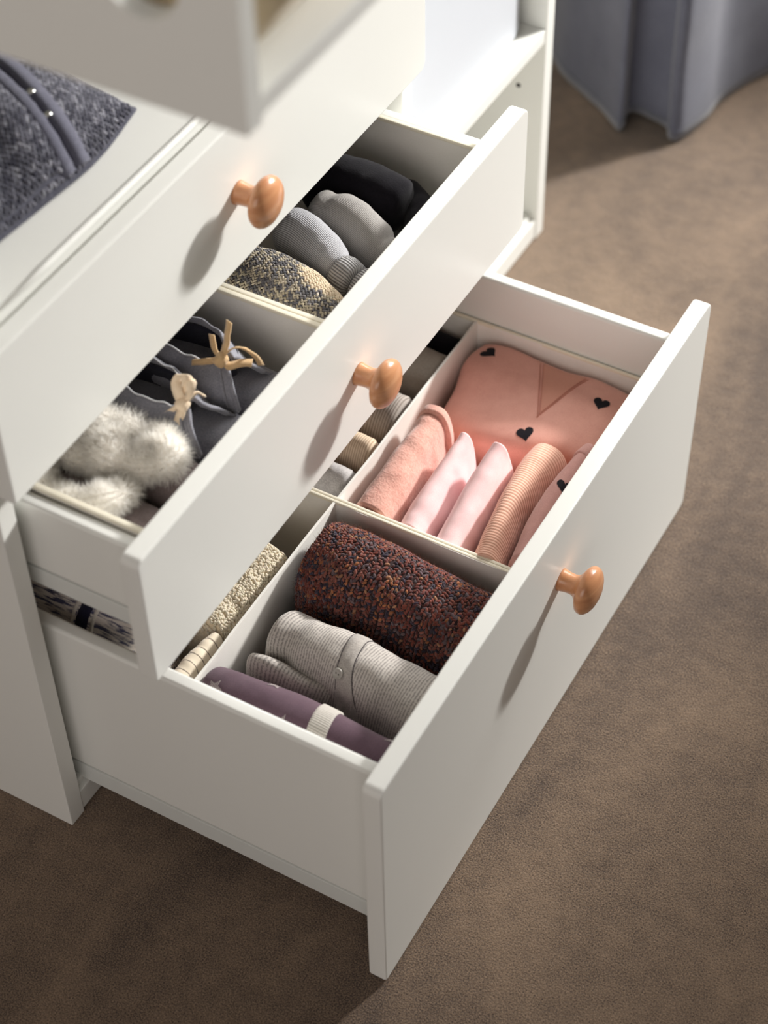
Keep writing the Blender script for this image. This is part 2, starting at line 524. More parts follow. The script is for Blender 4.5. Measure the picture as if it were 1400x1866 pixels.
class Tube:
    """closed loft along a spine; grid P[v][u], UV in metres (u round the section, v along it)"""
    def __init__(self, spine, W, H, nu=40, nv=60, power=2.3, cap0=0.12, cap1=0.12, amp=0.0015, scale=40.0, seed=0.0, fn=None, capmin=0.04, capang=None):
        sp = catmull(spine, nv)
        Wl, Hl = lerp_list(W, nv), lerp_list(H, nv)
        T = np.gradient(sp, axis=0)
        T /= np.linalg.norm(T, axis=1)[:, None]
        arc = np.concatenate([[0], np.cumsum(np.linalg.norm(np.diff(sp, axis=0), axis=1))])
        Z = np.array([0, 0, 1.0])
        self.P = np.zeros((nv, nu, 3))
        self.N = np.zeros((nv, nu, 3))
        self.UV = np.zeros((nv, nu, 2))
        per = 2 * math.pi * (Wl.mean() + Hl.mean()) / 2
        for j in range(nv):
            v = j / (nv - 1)
            e = 1.0
            if cap0 and v < cap0:
                e = max(capmin, math.sqrt(max(0, 1 - (1 - v / cap0) ** 2)))
            if cap1 and v > 1 - cap1:
                e = min(e, max(capmin, math.sqrt(max(0, 1 - (1 - (1 - v) / cap1) ** 2))))
            side = np.cross(T[j], Z)
            side /= np.linalg.norm(side)
            up = np.cross(side, T[j])
            for i in range(nu):
                a = 2 * math.pi * i / nu
                ca, sa = math.cos(a), math.sin(a)
                dx = math.copysign(abs(ca) ** (2 / power), ca)
                dz = math.copysign(abs(sa) ** (2 / power), sa)
                nrm = side * ca / Wl[j] + up * sa / Hl[j]
                nrm /= np.linalg.norm(nrm)
                p = sp[j] + e * (side * Wl[j] * dx + up * Hl[j] * dz)
                d = amp * nz3(p, scale, seed) + amp * 0.4 * nz3(p, scale * 2.7, seed + 5) if amp else 0.0
                if fn:
                    d += fn(a, v, p)
                self.P[j, i] = p + nrm * d
                self.N[j, i] = nrm
                self.UV[j, i] = (per * (i if i <= nu / 2 else nu - i) / nu, arc[j])
        self.nu, self.nv = nu, nv
    def arrays(self):
        nu, nv = self.nu, self.nv
        V = list(self.P.reshape(-1, 3))
        uv = list(self.UV.reshape(-1, 2))
        F = []
        for j in range(nv - 1):
            for i in range(nu):
                i2 = (i + 1) % nu
                F.append((j * nu + i, j * nu + i2, (j + 1) * nu + i2, (j + 1) * nu + i))
        for j, fl in ((0, True), (nv - 1, False)):
            V.append(self.P[j].mean(axis=0))
            uv.append(self.UV[j].mean(axis=0))
            c = len(V) - 1
            for i in range(nu):
                i2 = (i + 1) % nu
                F.append((c, j * nu + i2, j * nu + i) if fl else (c, j * nu + i, j * nu + i2))
        f = F[(nv // 2) * nu + nu // 4]
        if np.cross(V[f[1]] - V[f[0]], V[f[3]] - V[f[0]]) @ self.N[nv // 2, nu // 4] < 0:
            F = [t[::-1] for t in F]
        return np.array(V), F, np.array(uv)
    def obj(self, name, mat, parent=None):
        V, F, uv = self.arrays()
        return obj_np(name, V, F, mat, parent, uv)
    def at(self, v, u):
        """bilinear sample; v,u in 0..1 ; returns point, normal, d/du, d/dv"""
        fv = min(max(v, 0), 1) * (self.nv - 1)
        j = min(int(fv), self.nv - 2)
        fv -= j
        fu = (u % 1.0) * self.nu
        i = int(fu) % self.nu
        fu -= int(fu)
        i2 = (i + 1) % self.nu
        p00, p01, p10, p11 = self.P[j, i], self.P[j, i2], self.P[j + 1, i], self.P[j + 1, i2]
        p = (p00 * (1 - fu) + p01 * fu) * (1 - fv) + (p10 * (1 - fu) + p11 * fu) * fv
        du = (p01 - p00) * (1 - fv) + (p11 - p10) * fv
        dv = (p10 - p00) * (1 - fu) + (p11 - p01) * fu
        n = np.cross(du, dv)
        ln = np.linalg.norm(n)
        if ln < 1e-12:
            n = self.N[j, i]
        else:
            n = n / ln
            if n @ self.N[j, i] < 0:
                n = -n
        return p, n, du / (np.linalg.norm(du) + 1e-12), dv / (np.linalg.norm(dv) + 1e-12)

_sph = None
def blob_template(nu=6, nr=4):
    V = [(0, 0, 1.0)]
    for j in range(1, nr):
        t = math.pi * j / nr
        for i in range(nu):
            a = 2 * math.pi * i / nu
            V.append((math.sin(t) * math.cos(a), math.sin(t) * math.sin(a), math.cos(t)))
    V.append((0, 0, -1.0))
    F = []
    for i in range(nu):
        F.append((0, 1 + i, 1 + (i + 1) % nu))
    for j in range(nr - 2):
        for i in range(nu):
            a, b = 1 + j * nu + i, 1 + j * nu + (i + 1) % nu
            F.append((a, a + nu, b + nu, b))
    e = len(V) - 1
    for i in range(nu):
        F.append((e, e - nu + (i + 1) % nu, e - nu + i))
    return np.array(V), F

BV, BF = blob_template()
def stitches(name, frames, colors, mat, parent):
    """frames: list of (centre, along, across, normal, la, lb, lc); one knitted stitch each, all joined into one part"""
    V, F, C = [], [], []
    n = len(BV)
    for k, (c, a, b, nn, la, lb, lc) in enumerate(frames):
        V.append(c + BV[:, 2:3] * a * la + BV[:, 0:1] * b * lb + BV[:, 1:2] * nn * lc)
        F += [tuple(q_ + k * n for q_ in f) for f in BF]
        C.append(np.tile(np.array(colors[k]), (n, 1)))
    o = obj_np(name, np.vstack(V), F, mat, parent, col=np.vstack(C))
    o['kind'] = 'stuff'
    return o

def knit_on_tube(name, tube, pitch_v, pitch_u, size, palette_fn, mat, parent, v0=0.0, v1=1.0, u0=0.0, u1=1.0, slant=0.6, jit=0.25, keep=None):
    fr, cs = [], []
    arc = tube.UV[-1, 0, 1]
    nv = max(2, int(arc * (v1 - v0) / pitch_v))
    for a in range(nv):
        v = v0 + (v1 - v0) * (a + 0.5) / nv
        j = min(int(v * (tube.nv - 1)), tube.nv - 1)
        ring = tube.P[j]
        per = np.linalg.norm(np.diff(np.vstack([ring, ring[:1]]), axis=0), axis=1).sum()
        nu = max(6, int(per * (u1 - u0) / pitch_u))
        for b in range(nu):
            u = u0 + (u1 - u0) * (b + 0.5 * (a % 2)) / nu + RNG.normal() * jit * 0.2 / nu
            vv = v + RNG.normal() * jit * 0.25 * (v1 - v0) / nv
            p, n, du, dv = tube.at(vv, u)
            if keep and not keep(p, vv, u):
                continue
            s = slant if a % 2 else -slant
            s += RNG.normal() * jit * 0.6
            al = du * math.cos(s) + dv * math.sin(s)
            ac = np.cross(n, al)
            k = 1 + RNG.normal() * 0.13
            fr.append((p + n * size[2] * (0.25 + 0.3 * RNG.random()), al, ac, n, size[0] * k, size[1] * k, size[2]))
            cs.append(palette_fn(p, vv, u, a, b))
    return stitches(name, fr, cs, mat, parent)

def fur_strands(name, samples, length, width, mat, parent, grav=0.3, curl=0.6, seg=3):
    """samples: list of (point, normal); tapered ribbon strands joined into one part"""
    V, F = [], []
    for p, n in samples:
        L = length * (0.6 + 0.7 * RNG.random())
        d = n + RNG.normal(size=3) * 0.38
        d /= np.linalg.norm(d)
        s = np.cross(d, RNG.normal(size=3))
        s /= np.linalg.norm(s) + 1e-9
        b = RNG.normal(size=3) * curl
        q_ = np.array(p, dtype=float)
        base = len(V)
        for k in range(seg + 1):
            t = k / seg
            wd = width * (1 - 0.85 * t)
            V.append(q_ - s * wd)
            V.append(q_ + s * wd)
            d = d + (b * 0.5 + np.array([0, 0, -grav])) / seg
            d /= np.linalg.norm(d)
            q_ = q_ + d * L / seg
        for k in range(seg):
            a = base + 2 * k
            F.append((a, a + 1, a + 3, a + 2))
    o = obj_np(name, np.array(V), F, mat, parent)
    o['kind'] = 'stuff'
    return o

class Patch:
    """a folded garment: four-sided puffed top over a body that goes down to zb. corners/edges in world metres"""
    def __init__(self, b, r, t, l, bulge, zb, n=56, m=56, p=3.0, fn=None, amp=0.001, scale=35.0, seed=0.0):
        B, R, Tt, L = catmull(b, n), catmull(r, m), catmull(t, n), catmull(l, m)
        self.n, self.m = n, m
        G = np.zeros((m, n, 3))
        for j in range(m):
            y = j / (m - 1)
            for i in range(n):
                x = i / (n - 1)
                c = (1 - y) * B[i] + y * Tt[i] + (1 - x) * L[j] + x * R[j] - (
                    (1 - x) * (1 - y) * B[0] + x * (1 - y) * B[-1] + (1 - x) * y * Tt[0] + x * y * Tt[-1])
                a, bb = abs(2 * x - 1), abs(2 * y - 1)
                c[2] += bulge * ((1 - a ** p) * (1 - bb ** p)) ** 0.6
                c[2] += amp * nz3(c, scale, seed) * 2
                if fn:
                    c = fn(x, y, c)
                G[j, i] = c
        self.G = G
        self.zb = zb
    def arrays(self):
        G, n, m = self.G, self.n, self.m
        V = list(G.reshape(-1, 3))
        F = [(j * n + i, j * n + i + 1, (j + 1) * n + i + 1, (j + 1) * n + i) for j in range(m - 1) for i in range(n - 1)]
        ring = [i for i in range(n)] + [j * n + n - 1 for j in range(1, m)] + [(m - 1) * n + i for i in range(n - 2, -1, -1)] + [j * n for j in range(m - 2, 0, -1)]
        cen = np.mean([V[k] for k in ring], axis=0)
        prev = ring
        ztop = np.array([V[k][2] for k in ring])
        for k_, (t, out) in enumerate(((0.12, 0.0025), (0.5, 0.003), (0.88, 0.002), (1.0, -0.004))):
            cur = []
            for k, z in zip(ring, ztop):
                p = V[k].copy()
                d = p - cen
                d[2] = 0
                d /= np.linalg.norm(d) + 1e-9
                p = p + d * out
                p[2] = z + (self.zb - z) * t
                V.append(p)
                cur.append(len(V) - 1)
            for a in range(len(ring)):
                b = (a + 1) % len(ring)
                F.append((prev[a], cur[a], cur[b], prev[b]))
            prev = cur
        c = cen.copy()
        c[2] = self.zb
        V.append(c)
        e = len(V) - 1
        for a in range(len(ring)):
            F.append((prev[a], e, prev[(a + 1) % len(ring)]))
        V = np.array(V)
        uv = V[:, :2].copy()
        return V, F, uv
    def obj(self, name, mat, parent=None):
        V, F, uv = self.arrays()
        return obj_np(name, V, F, mat, parent, uv)

def bvh_of(V, F):
    return BVHTree.FromPolygons([Vector(v) for v in V], F)

def drop(bvh, x, y, z0=1.0):
    h = bvh.ray_cast(Vector((x, y, z0)), Vector((0, 0, -1)))
    if h[0] is None:
        return (None, None)
    return (h[0], h[1] if h[1].z >= 0 else -h[1])

def decal(name, poly, bvh, mat, parent, off=0.0004, rings=5, uvscale=1.0):
    """a flat print: polygon in plan laid on the cloth below it"""
    P = np.array(poly)
    c = P.mean(axis=0)
    V, F, uv = [], [], []
    n = len(P)
    for k in range(rings + 1):
        t = k / rings
        for p in P:
            q_ = c + (p - c) * t
            h, nn = drop(bvh, q_[0], q_[1])
            if h is None:
                h, nn = Vector((q_[0], q_[1], V[-1][2] if V else 0)), Vector((0, 0, 1))
            if nn.z < 0:
                nn = -nn
            V.append(np.array(h + nn * off))
            uv.append(q_)
    for k in range(rings):
        for a in range(n):
            b = (a + 1) % n
            F.append((k * n + a, (k + 1) * n + a, (k + 1) * n + b, k * n + b))
    return obj_np(name, np.array(V), F, mat, parent, np.array(uv))

def heart(cx, cy, sx, sy, rot, sh=0.0):
    out = []
    for i in range(40):
        t = 2 * math.pi * i / 40
        x = 16 * math.sin(t) ** 3 / 17.0
        y = (13 * math.cos(t) - 5 * math.cos(2 * t) - 2 * math.cos(3 * t) - math.cos(4 * t) + 2.5) / 15.0
        x, y = x * sx + sh * y * sy, y * sy
        out.append((cx + x * math.cos(rot) - y * math.sin(rot), cy + x * math.sin(rot) + y * math.cos(rot)))
    return out

def cord(name, pts, r, mat, parent, n=None, nu=8):
    n = n or max(8, len(pts) * 5)
    t = Tube(pts, r, r, nu=nu, nv=n, power=2.0, cap0=0.03, cap1=0.03, amp=0.0)
    return t.obj(name, mat, parent)

def ribbon(name, pts, width, mat, parent, across, thick=0.0006, n=28):
    """flat tape along a path; across = list of directions (interpolated) in which the width runs"""
    sp = catmull(pts, n)
    A = catmull(across, n)
    V, F = [], []
    for j in range(n):
        a = A[j] / np.linalg.norm(A[j])
        t = sp[min(j + 1, n - 1)] - sp[max(j - 1, 0)]
        t /= np.linalg.norm(t)
        nn = np.cross(t, a)
        nn /= np.linalg.norm(nn) + 1e-9
        sp_j = sp[j] + nn * 0.0007 * nz3(sp[j], 260, 3.0)
        for s1, s2 in ((-1, -1), (1, -1), (1, 1), (-1, 1)):
            V.append(sp_j + a * s1 * width / 2 * (1 + 0.12 * nz3(sp[j], 200, 7.0)) + nn * s2 * thick)
    for j in range(n - 1):
        for k in range(4):
            k2 = (k + 1) % 4
            F.append((j * 4 + k, j * 4 + k2, j * 4 + 4 + k2, j * 4 + 4 + k))
    F.append((3, 2, 1, 0))
    e = (n - 1) * 4
    F.append((e, e + 1, e + 2, e + 3))
    return obj_np(name, np.array(V), F, mat, parent)

# ------------------------------------------------------------------ setting
def struct(o):
    o['kind'] = 'structure'
    return o
bm = bmesh.new()
bmesh.ops.create_grid(bm, x_segments=2, y_segments=2, size=1.0)
for v in bm.verts:
    v.co = (v.co.x * 2.2 + 1.62, v.co.y * 3.2 + 0.6, 0.0)
struct(bm_obj('floor', bm, M['carpet'], None, 0))
struct(box('wall_back', -0.64, -0.58, -2.6, 3.8, 0.0, 2.5, M['wall'], None, 0.002))

# unseen right-hand wall, added with a window opening shaped to cut the light
WX0, WX1, WZ0, WZ1 = -0.10, 0.950, 0.60, 1.75
struct(box('added_wall_right', WX1, 2.6, 1.90, 1.95, 0.0, 2.5, M['wall'], None, 0.001))
struct(box('added_wall_right', -0.58, WX0, 1.90, 1.95, 0.0, 2.5, M['wall'], None, 0.001))
struct(box('added_wall_right', WX0, WX1, 1.90, 1.95, 0.0, WZ0, M['wall'], None, 0.001))
struct(box('added_wall_right', WX0, WX1, 1.90, 1.95, WZ1, 2.5, M['wall'], None, 0.001))

# ------------------------------------------------------------------ cabinet
cab = thing('cabinet', 'white storage cabinet with two drawers pulled open and round wooden knobs', 'cabinet', (-0.25, 0.45, 0))
XB = -0.50
def part(name, x0, x1, y0, y1, z0, z1, mat='white', r=0.0015):
    return box(name, x0, x1, y0, y1, z0, z1, M[mat], cab, r)
part('side_panel', XB, 0.0, 0.0, 0.018, 0.0, 0.775)
right_panel = part('side_panel', XB, 0.0, 0.880, 0.898, 0.0, 0.775)
part('divider_panel', XB, -0.001, 0.5825, 0.6005, 0.034, 0.775)
part('bottom_panel', XB, -0.006, 0.018, 0.880, 0.020, 0.034)
part('plinth_rail', -0.018, -0.001, 0.018, 0.880, 0.002, 0.0265)
part('back_panel', XB - 0.004, XB, 0.0, 0.898, 0.0, 0.775, 'inner', 0.0005)
part('shelf', XB, -0.001, 0.018, 0.5825, 0.524, 0.541)
cord('shelf_lip', [(-0.0015, 0.0185, 0.5415), (-0.0015, 0.3, 0.5415), (-0.0015, 0.582, 0.5415)], 0.0028, M['white'], cab, 8, 14)
part('shelf', XB, -0.001, 0.6005, 0.880, 0.2545, 0.2705)
# shelf-support pin hole in the right panel: a disc coloured dark for its shade
bm = bmesh.new()
bmesh.ops.create_cone(bm, cap_ends=True, segments=16, radius1=0.0026, radius2=0.0026, depth=0.0006,
                      matrix=Matrix.Translation((-0.029, 0.8799, 0.1945)) @ Matrix.Rotation(math.pi / 2, 4, 'X'))
bm_obj('pin_hole', bm, M['dark'], cab)

# changing top: board that juts out at the front between two raised rounded sides
part('changing_board', XB, 0.223, 0.030, 0.565, 0.7755, 0.7885)
hole = [(0.1665 + 0.0245 * math.cos(-2 * math.pi * i / 40), 0.852 + 0.0245 * math.sin(-2 * math.pi * i / 40)) for i in range(40)]
for y0 in (0.0195, 0.5550):
    ol = rrect(XB, 0.226, 0.7745, 0.886, (0.004, 0.002, 0.030, 0.004), 8)
    sp_ = panel_y('changing_side', ol, hole, y0, y0 + 0.0135, M['white'], cab, 0.0025)

def knob_mesh(x, y, z, parent):
    prof = [(0.0, 0.0), (0.0, 0.0098), (0.002, 0.0094), (0.006, 0.0086), (0.011, 0.0084), (0.0145, 0.0094), (0.0170, 0.0125), (0.0188, 0.0165),
            (0.0205, 0.0192), (0.0228, 0.0206), (0.0252, 0.0207), (0.0275, 0.0197), (0.0298, 0.0175), (0.0318, 0.0140), (0.0333, 0.0095), (0.0341, 0.0048), (0.0343, 0.0)]
    V, F = [], []
    n = 40
    for (h, r) in prof:
        for i in range(n):
            a = 2 * math.pi * i / n
            V.append((x + h, y + max(r, 1e-5) * math.cos(a), z + max(r, 1e-5) * math.sin(a)))
    for j in range(len(prof) - 1):
        for i in range(n):
            F.append((j * n + i, j * n + (i + 1) % n, (j + 1) * n + (i + 1) % n, (j + 1) * n + i))
    return obj_np('knob', V, F, M['wood'], parent)

def drawer(xf, z0, z1, side_top, floor_z, groove, rail_bot, kz, depth=0.46, tf=0.016, name='drawer'):
    xb = xf - tf
    yl0, yl1, yr0, yr1 = 0.030, 0.0425, 0.5515, 0.5640
    bt = box('drawer', xb - depth, xb, yl1, yr0, floor_z - 0.008, floor_z, M['inner'], cab, 0.0005)
    plate_x('drawer_front', rrect(0.0, 0.588, z0, z1, (0.003, 0.009, 0.009, 0.007)), xb, xf, M['white'], bt, 0.0022)
    for a, b in ((yl0, yl1), (yr0, yr1)):
        ol = rrect(xb - depth, xb, groove, side_top, (0.001, 0.001, 0.001, 0.001), 1)
        s = box('drawer_side', xb - depth, xb, a, b, groove, side_top, M['white'], bt, 0.0032, 3)
        lo = -1 if a < 0.2 else 1
        box('drawer_runner', xb - depth, xb - 0.0005, a + (0.0 if lo < 0 else 0.004), b - (0.004 if lo < 0 else 0.0), rail_bot, groove - 0.0012, M['rail'], bt, 0.0008)
    box('drawer_back', xb - depth - 0.012, xb - depth, yl0, yr1, groove, side_top, M['inner'], bt, 0.001)
    knob_mesh(xf, 0.2935, kz, bt)
    return bt
drawer(0.0201, 0.4082, 0.5371, 0.508, 0.436, 0.436, 0.415, 0.4755)
drawer(0.1198, 0.2721, 0.4014, 0.3725, 0.3000, 0.3010, 0.2815, 0.3345)
drawer(0.3040, 0.0015, 0.2602, 0.2310, 0.0560, 0.0520, 0.0300, 0.1895)

# ------------------------------------------------------------------ white box on the right-hand shelf
ol = rrect(0.603, 0.8575, 0.2712, 0.520, (0.008, 0.010, 0.008, 0.008), 6)
sb = thing('storage_box', 'smooth plain white box standing on the shelf right of the drawers', 'box', (-0.2, 0.73, 0.2712))
plate_x('box_body', ol, -0.44, -0.020, M['plastic'], sb, 0.003)

# tan pad lying on the changing board
pad = Tube([(-0.42, 0.105, 0.816), (-0.2, 0.105, 0.816), (0.02, 0.105, 0.816), (0.213, 0.105, 0.816)], 0.062, 0.027, nu=36, nv=40, power=4.0, cap0=0.04, cap1=0.04, amp=0.001, scale=30)
tag(pad.obj('changing_pad', M['padtan']), 'tan padded mat on the blurred white board at the top', 'pad')

# ------------------------------------------------------------------ fabric boxes in the drawers
def fabric_box(x0, x1, y0, y1, z0, z1, label, group, t=0.0022, part_x=None, rw=0.0030):
    b = thing('storage_box', label, 'box', ((x0 + x1) / 2, (y0 + y1) / 2, z0), group)
    box('box_base', x0, x1, y0, y1, z0, z0 + 0.002, M['boxcloth'], b, 0.0004)
    for nm, a in (('box_wall', (x0, x0 + t, y0, y1)), ('box_wall', (x1 - t, x1, y0, y1)), ('box_wall', (x0 + t, x1 - t, y0, y0 + t)), ('box_wall', (x0 + t, x1 - t, y1 - t, y1))) + ((('partition', (part_x, part_x + t, y0 + t, y1 - t)),) if part_x else ()):
        # slightly wavy cloth wall
        bm = bmesh.new()
        lx, ly = a[1] - a[0], a[3] - a[2]
        nx, ny, nz_ = (1, 16, 5) if lx < ly else (16, 1, 5)
        bmesh.ops.create_cube(bm, size=1.0)
        cuts = [e for e in bm.edges]
        for v in bm.verts:
            v.co = ((a[0] + a[1]) / 2 + v.co.x * lx, (a[2] + a[3]) / 2 + v.co.y * ly, (z0 + z1) / 2 + v.co.z * (z1 - z0))
        long_e = [e for e in bm.edges if abs((e.verts[0].co - e.verts[1].co)[0 if lx > ly else 1]) > 0.02]
        bmesh.ops.subdivide_edges(bm, edges=long_e, cuts=17, use_grid_fill=True)
        up_e = [e for e in bm.edges if abs(e.verts[0].co.z - e.verts[1].co.z) > 0.02]
        bmesh.ops.subdivide_edges(bm, edges=up_e, cuts=5, use_grid_fill=True)
        inward = 1 if (a[0] in (x0, part_x) and lx < ly) or (a[2] == y0 and lx > ly) else -1
        for v in bm.verts:
            d = max(0.0, 0.0013 * (0.6 + nz3(v.co, 24.0, x0 * 7 + y0 * 3))) * inward
            d *= min(1.0, (v.co.z - z0) / 0.03)
            if lx < ly:
                v.co.x += d
            else:
                v.co.y += d
        bm_obj(nm, bm, M['boxcloth'], b, 0.9)
        # stitched rim tape
    rim = 0.0018
    for a in ((x0, x0 + rw, y0, y1), (x1 - rw, x1, y0, y1), (x0, x1, y0, y0 + rw), (x0, x1, y1 - rw, y1)):
        box('box_rim', a[0], a[1], a[2], a[3], z1 - 0.003, z1 + 0.0006, M['boxrim'], b, 0.0009)
    return b
G3 = 'white fabric boxes in the bottom drawer'
fabric_box(-0.1300, 0.2850, 0.0440, 0.2898, 0.0575, 0.180, 'white fabric box holding the brown scarf, grey cardigan and plum roll', G3, part_x=0.0940)
fabric_box(-0.1300, 0.2850, 0.2902, 0.5500, 0.0575, 0.180, 'white fabric box full of pink clothes in the bottom drawer', G3, part_x=0.0940)
G2 = 'white fabric boxes in the middle drawer'
fabric_box(-0.2300, 0.1020, 0.0440, 0.2918, 0.3010, 0.3750, 'white fabric box holding fur slippers and charcoal booties', G2, rw=0.0048)
fabric_box(-0.2300, 0.1020, 0.2922, 0.5500, 0.3010, 0.3750, 'white fabric box holding socks in the middle drawer', G2, rw=0.0048)

# ------------------------------------------------------------------ pink clothes, bottom drawer
GP = 'pink clothes in the bottom drawer'
ZB = 0.0605
# sweater with hearts
def sweater_fn(x, y, c):
    c[2] += 0.004 * math.exp(-((x - 0.10) / 0.12) ** 2 - ((y - 0.60) / 0.25) ** 2)
    c[2] -= 0.0025 * math.exp(-((x - 0.50) / 0.10) ** 2) * y * y
    return c
sw = Patch(b=[(0.122, 0.428, 0.140), (0.16, 0.424, 0.152), (0.21, 0.428, 0.160), (0.281, 0.450, 0.154)],
           r=[(0.281, 0.450, 0.154), (0.282, 0.48, 0.160), (0.281, 0.51, 0.160), (0.276, 0.541, 0.154)],
           t=[(0.108, 0.541, 0.162), (0.135, 0.5435, 0.162), (0.165, 0.5425, 0.160), (0.195, 0.5435, 0.160), (0.222, 0.5450, 0.160), (0.246, 0.5435, 0.158), (0.276, 0.541, 0.154)],
           l=[(0.122, 0.428, 0.140), (0.108, 0.452, 0.142), (0.106, 0.485, 0.148), (0.101, 0.514, 0.156), (0.108, 0.541, 0.162)],
           bulge=0.014, zb=ZB, p=7.0, fn=sweater_fn, amp=0.0008, scale=22, seed=3)
swo = thing('folded_sweater', 'dusty pink folded sweater printed with black hearts', 'sweater', (0.19, 0.47, ZB), GP)
sw.obj('sweater_body', M['pink'], swo)
sv, sf, _ = sw.arrays()
sbvh = bvh_of(sv, sf)
decal('heart_print', heart(0.1985, 0.4420, 0.0080, 0.0078, math.radians(32)), sbvh, M['print'], swo)
decal('heart_print', heart(0.1235, 0.5200, 0.0085, 0.0075, math.radians(70)), sbvh, M['print'], swo)
decal('heart_print', heart(0.2420, 0.5040, 0.0080, 0.0078, math.radians(5)), sbvh, M['print'], swo)
# ribbed V insert at the neck with its two stitched seams
vneck = [(0.171, 0.534), (0.199, 0.470), (0.215, 0.533)]
tri = []
for a, b in ((0, 1), (1, 2), (2, 0)):
    for k in range(8):
        t = k / 8
        tri.append((vneck[a][0] * (1 - t) + vneck[b][0] * t, vneck[a][1] * (1 - t) + vneck[b][1] * t))
decal('neck_rib', tri, sbvh, M['pinkrib'], swo, 0.0003, 8)
for off in (0.0, 0.0032):
    pts = []
    for (xa, ya, xb_, yb_) in ((0.171 - off, 0.535, 0.199, 0.470 - off * 1.4), (0.199, 0.470 - off * 1.4, 0.216 + off * 0.7, 0.533)):
        for k in range(7):
            t = k / 6
            h, nn = drop(sbvh, xa * (1 - t) + xb_ * t, ya * (1 - t) + yb_ * t)
            if h is not None:
                pts.append(tuple(h + Vector((0, 0, 0.0003))))
    cord('neck_seam', pts, 0.0006, M['pinkseam'], swo, 40, 6)

# standing folds in front of the sweater
def fold_cloth(name, label, cat, spine, W, H, mat, group, **kw):
    t = Tube(spine, W, H, **kw)
    return t, tag(t.obj(name, mat), label, cat, group)

r1 = thing('rolled_garment', 'peach pink fleece roll with a turned hem, leftmost of the pink clothes', 'clothing', (0.128, 0.36, ZB), GP)
t1 = Tube([(0.1215, 0.418, 0.126), (0.1235, 0.385, 0.126), (0.1245, 0.345, 0.125), (0.1245, 0.300, 0.122)], [0.0165, 0.0185, 0.0200, 0.0205], [0.064, 0.065, 0.063, 0.060], power=2.8, cap0=0.10, cap1=0.0, amp=0.0022, scale=38, seed=1)
t1.obj('roll_body', M['pinkfleece'], r1)
hem = Tube([(0.1215, 0.423, 0.128), (0.1222, 0.416, 0.128), (0.1230, 0.408, 0.128)], [0.0178, 0.0190, 0.0192], [0.0655, 0.0665, 0.0665], nv=18, power=2.8, cap0=0.35, cap1=0.2, amp=0.0008, scale=60, seed=2, capmin=0.8)
hem.obj('turned_hem', M['pinkfleece'], r1)

_, o2 = fold_cloth('folded_garment', 'pale pink folded cotton top right beside the peach fleece roll', 'clothing',
    [(0.1605, 0.412, 0.130), (0.1605, 0.392, 0.128), (0.1620, 0.345, 0.124), (0.1635, 0.299, 0.120)], [0.0100, 0.0135, 0.0170, 0.0180], [0.066, 0.065, 0.062, 0.060], M['palepink'], GP, power=2.3, cap0=0.10, cap1=0.0, amp=0.0016, scale=30, seed=4)
_, o3 = fold_cloth('folded_garment', 'pale pink folded cotton top right of its twin, against the ribbed peach one', 'clothing',
    [(0.1955, 0.415, 0.136), (0.1950, 0.392, 0.132), (0.1960, 0.345, 0.126), (0.1985, 0.299, 0.120)], [0.0115, 0.0145, 0.0175, 0.0170], [0.068, 0.066, 0.063, 0.060], M['palepink'], GP, power=2.5, cap0=0.09, cap1=0.0, amp=0.0014, scale=30, seed=6)
_, o4 = fold_cloth('folded_garment', 'peach folded top with fine horizontal ribs', 'clothing',
    [(0.2280, 0.426, 0.124), (0.2270, 0.400, 0.127), (0.2280, 0.350, 0.128), (0.2350, 0.299, 0.122)], [0.0240, 0.0205, 0.0140, 0.0165], [0.060, 0.064, 0.066, 0.062], M['peachrib'], GP, power=2.6, cap0=0.06, cap1=0.0, amp=0.0018, scale=28, seed=8, nv=90)
r5 = thing('folded_leggings', 'mauve pink folded trousers with a black heart beside the drawer front', 'trousers', (0.266, 0.36, ZB), GP)
t5 = Tube([(0.2640, 0.443, 0.134), (0.2600, 0.405, 0.133), (0.2590, 0.350, 0.130), (0.2640, 0.299, 0.126)], [0.0125, 0.0155, 0.0160, 0.0135], [0.062, 0.066, 0.066, 0.062], power=2.2, cap0=0.12, cap1=0.05, amp=0.0014, scale=30, seed=9)
t5.obj('trouser_body', M['mauve'], r5)
v5, f5, _ = t5.arrays()
b5 = bvh_of(v5, f5)
decal('heart_print', heart(0.2650, 0.3800, 0.0070, 0.0075, math.radians(20)), b5, M['print'], r5)
wb = Tube([(0.2640, 0.4460, 0.1365), (0.2630, 0.437, 0.136), (0.2615, 0.428, 0.135)], [0.0130, 0.0142, 0.0150], [0.0615, 0.0635, 0.0645], nv=14, power=2.2, cap0=0.4, cap1=0.1, amp=0.0006, scale=60, seed=5, capmin=0.8)
wb.obj('waistband', M['mauve'], r5)

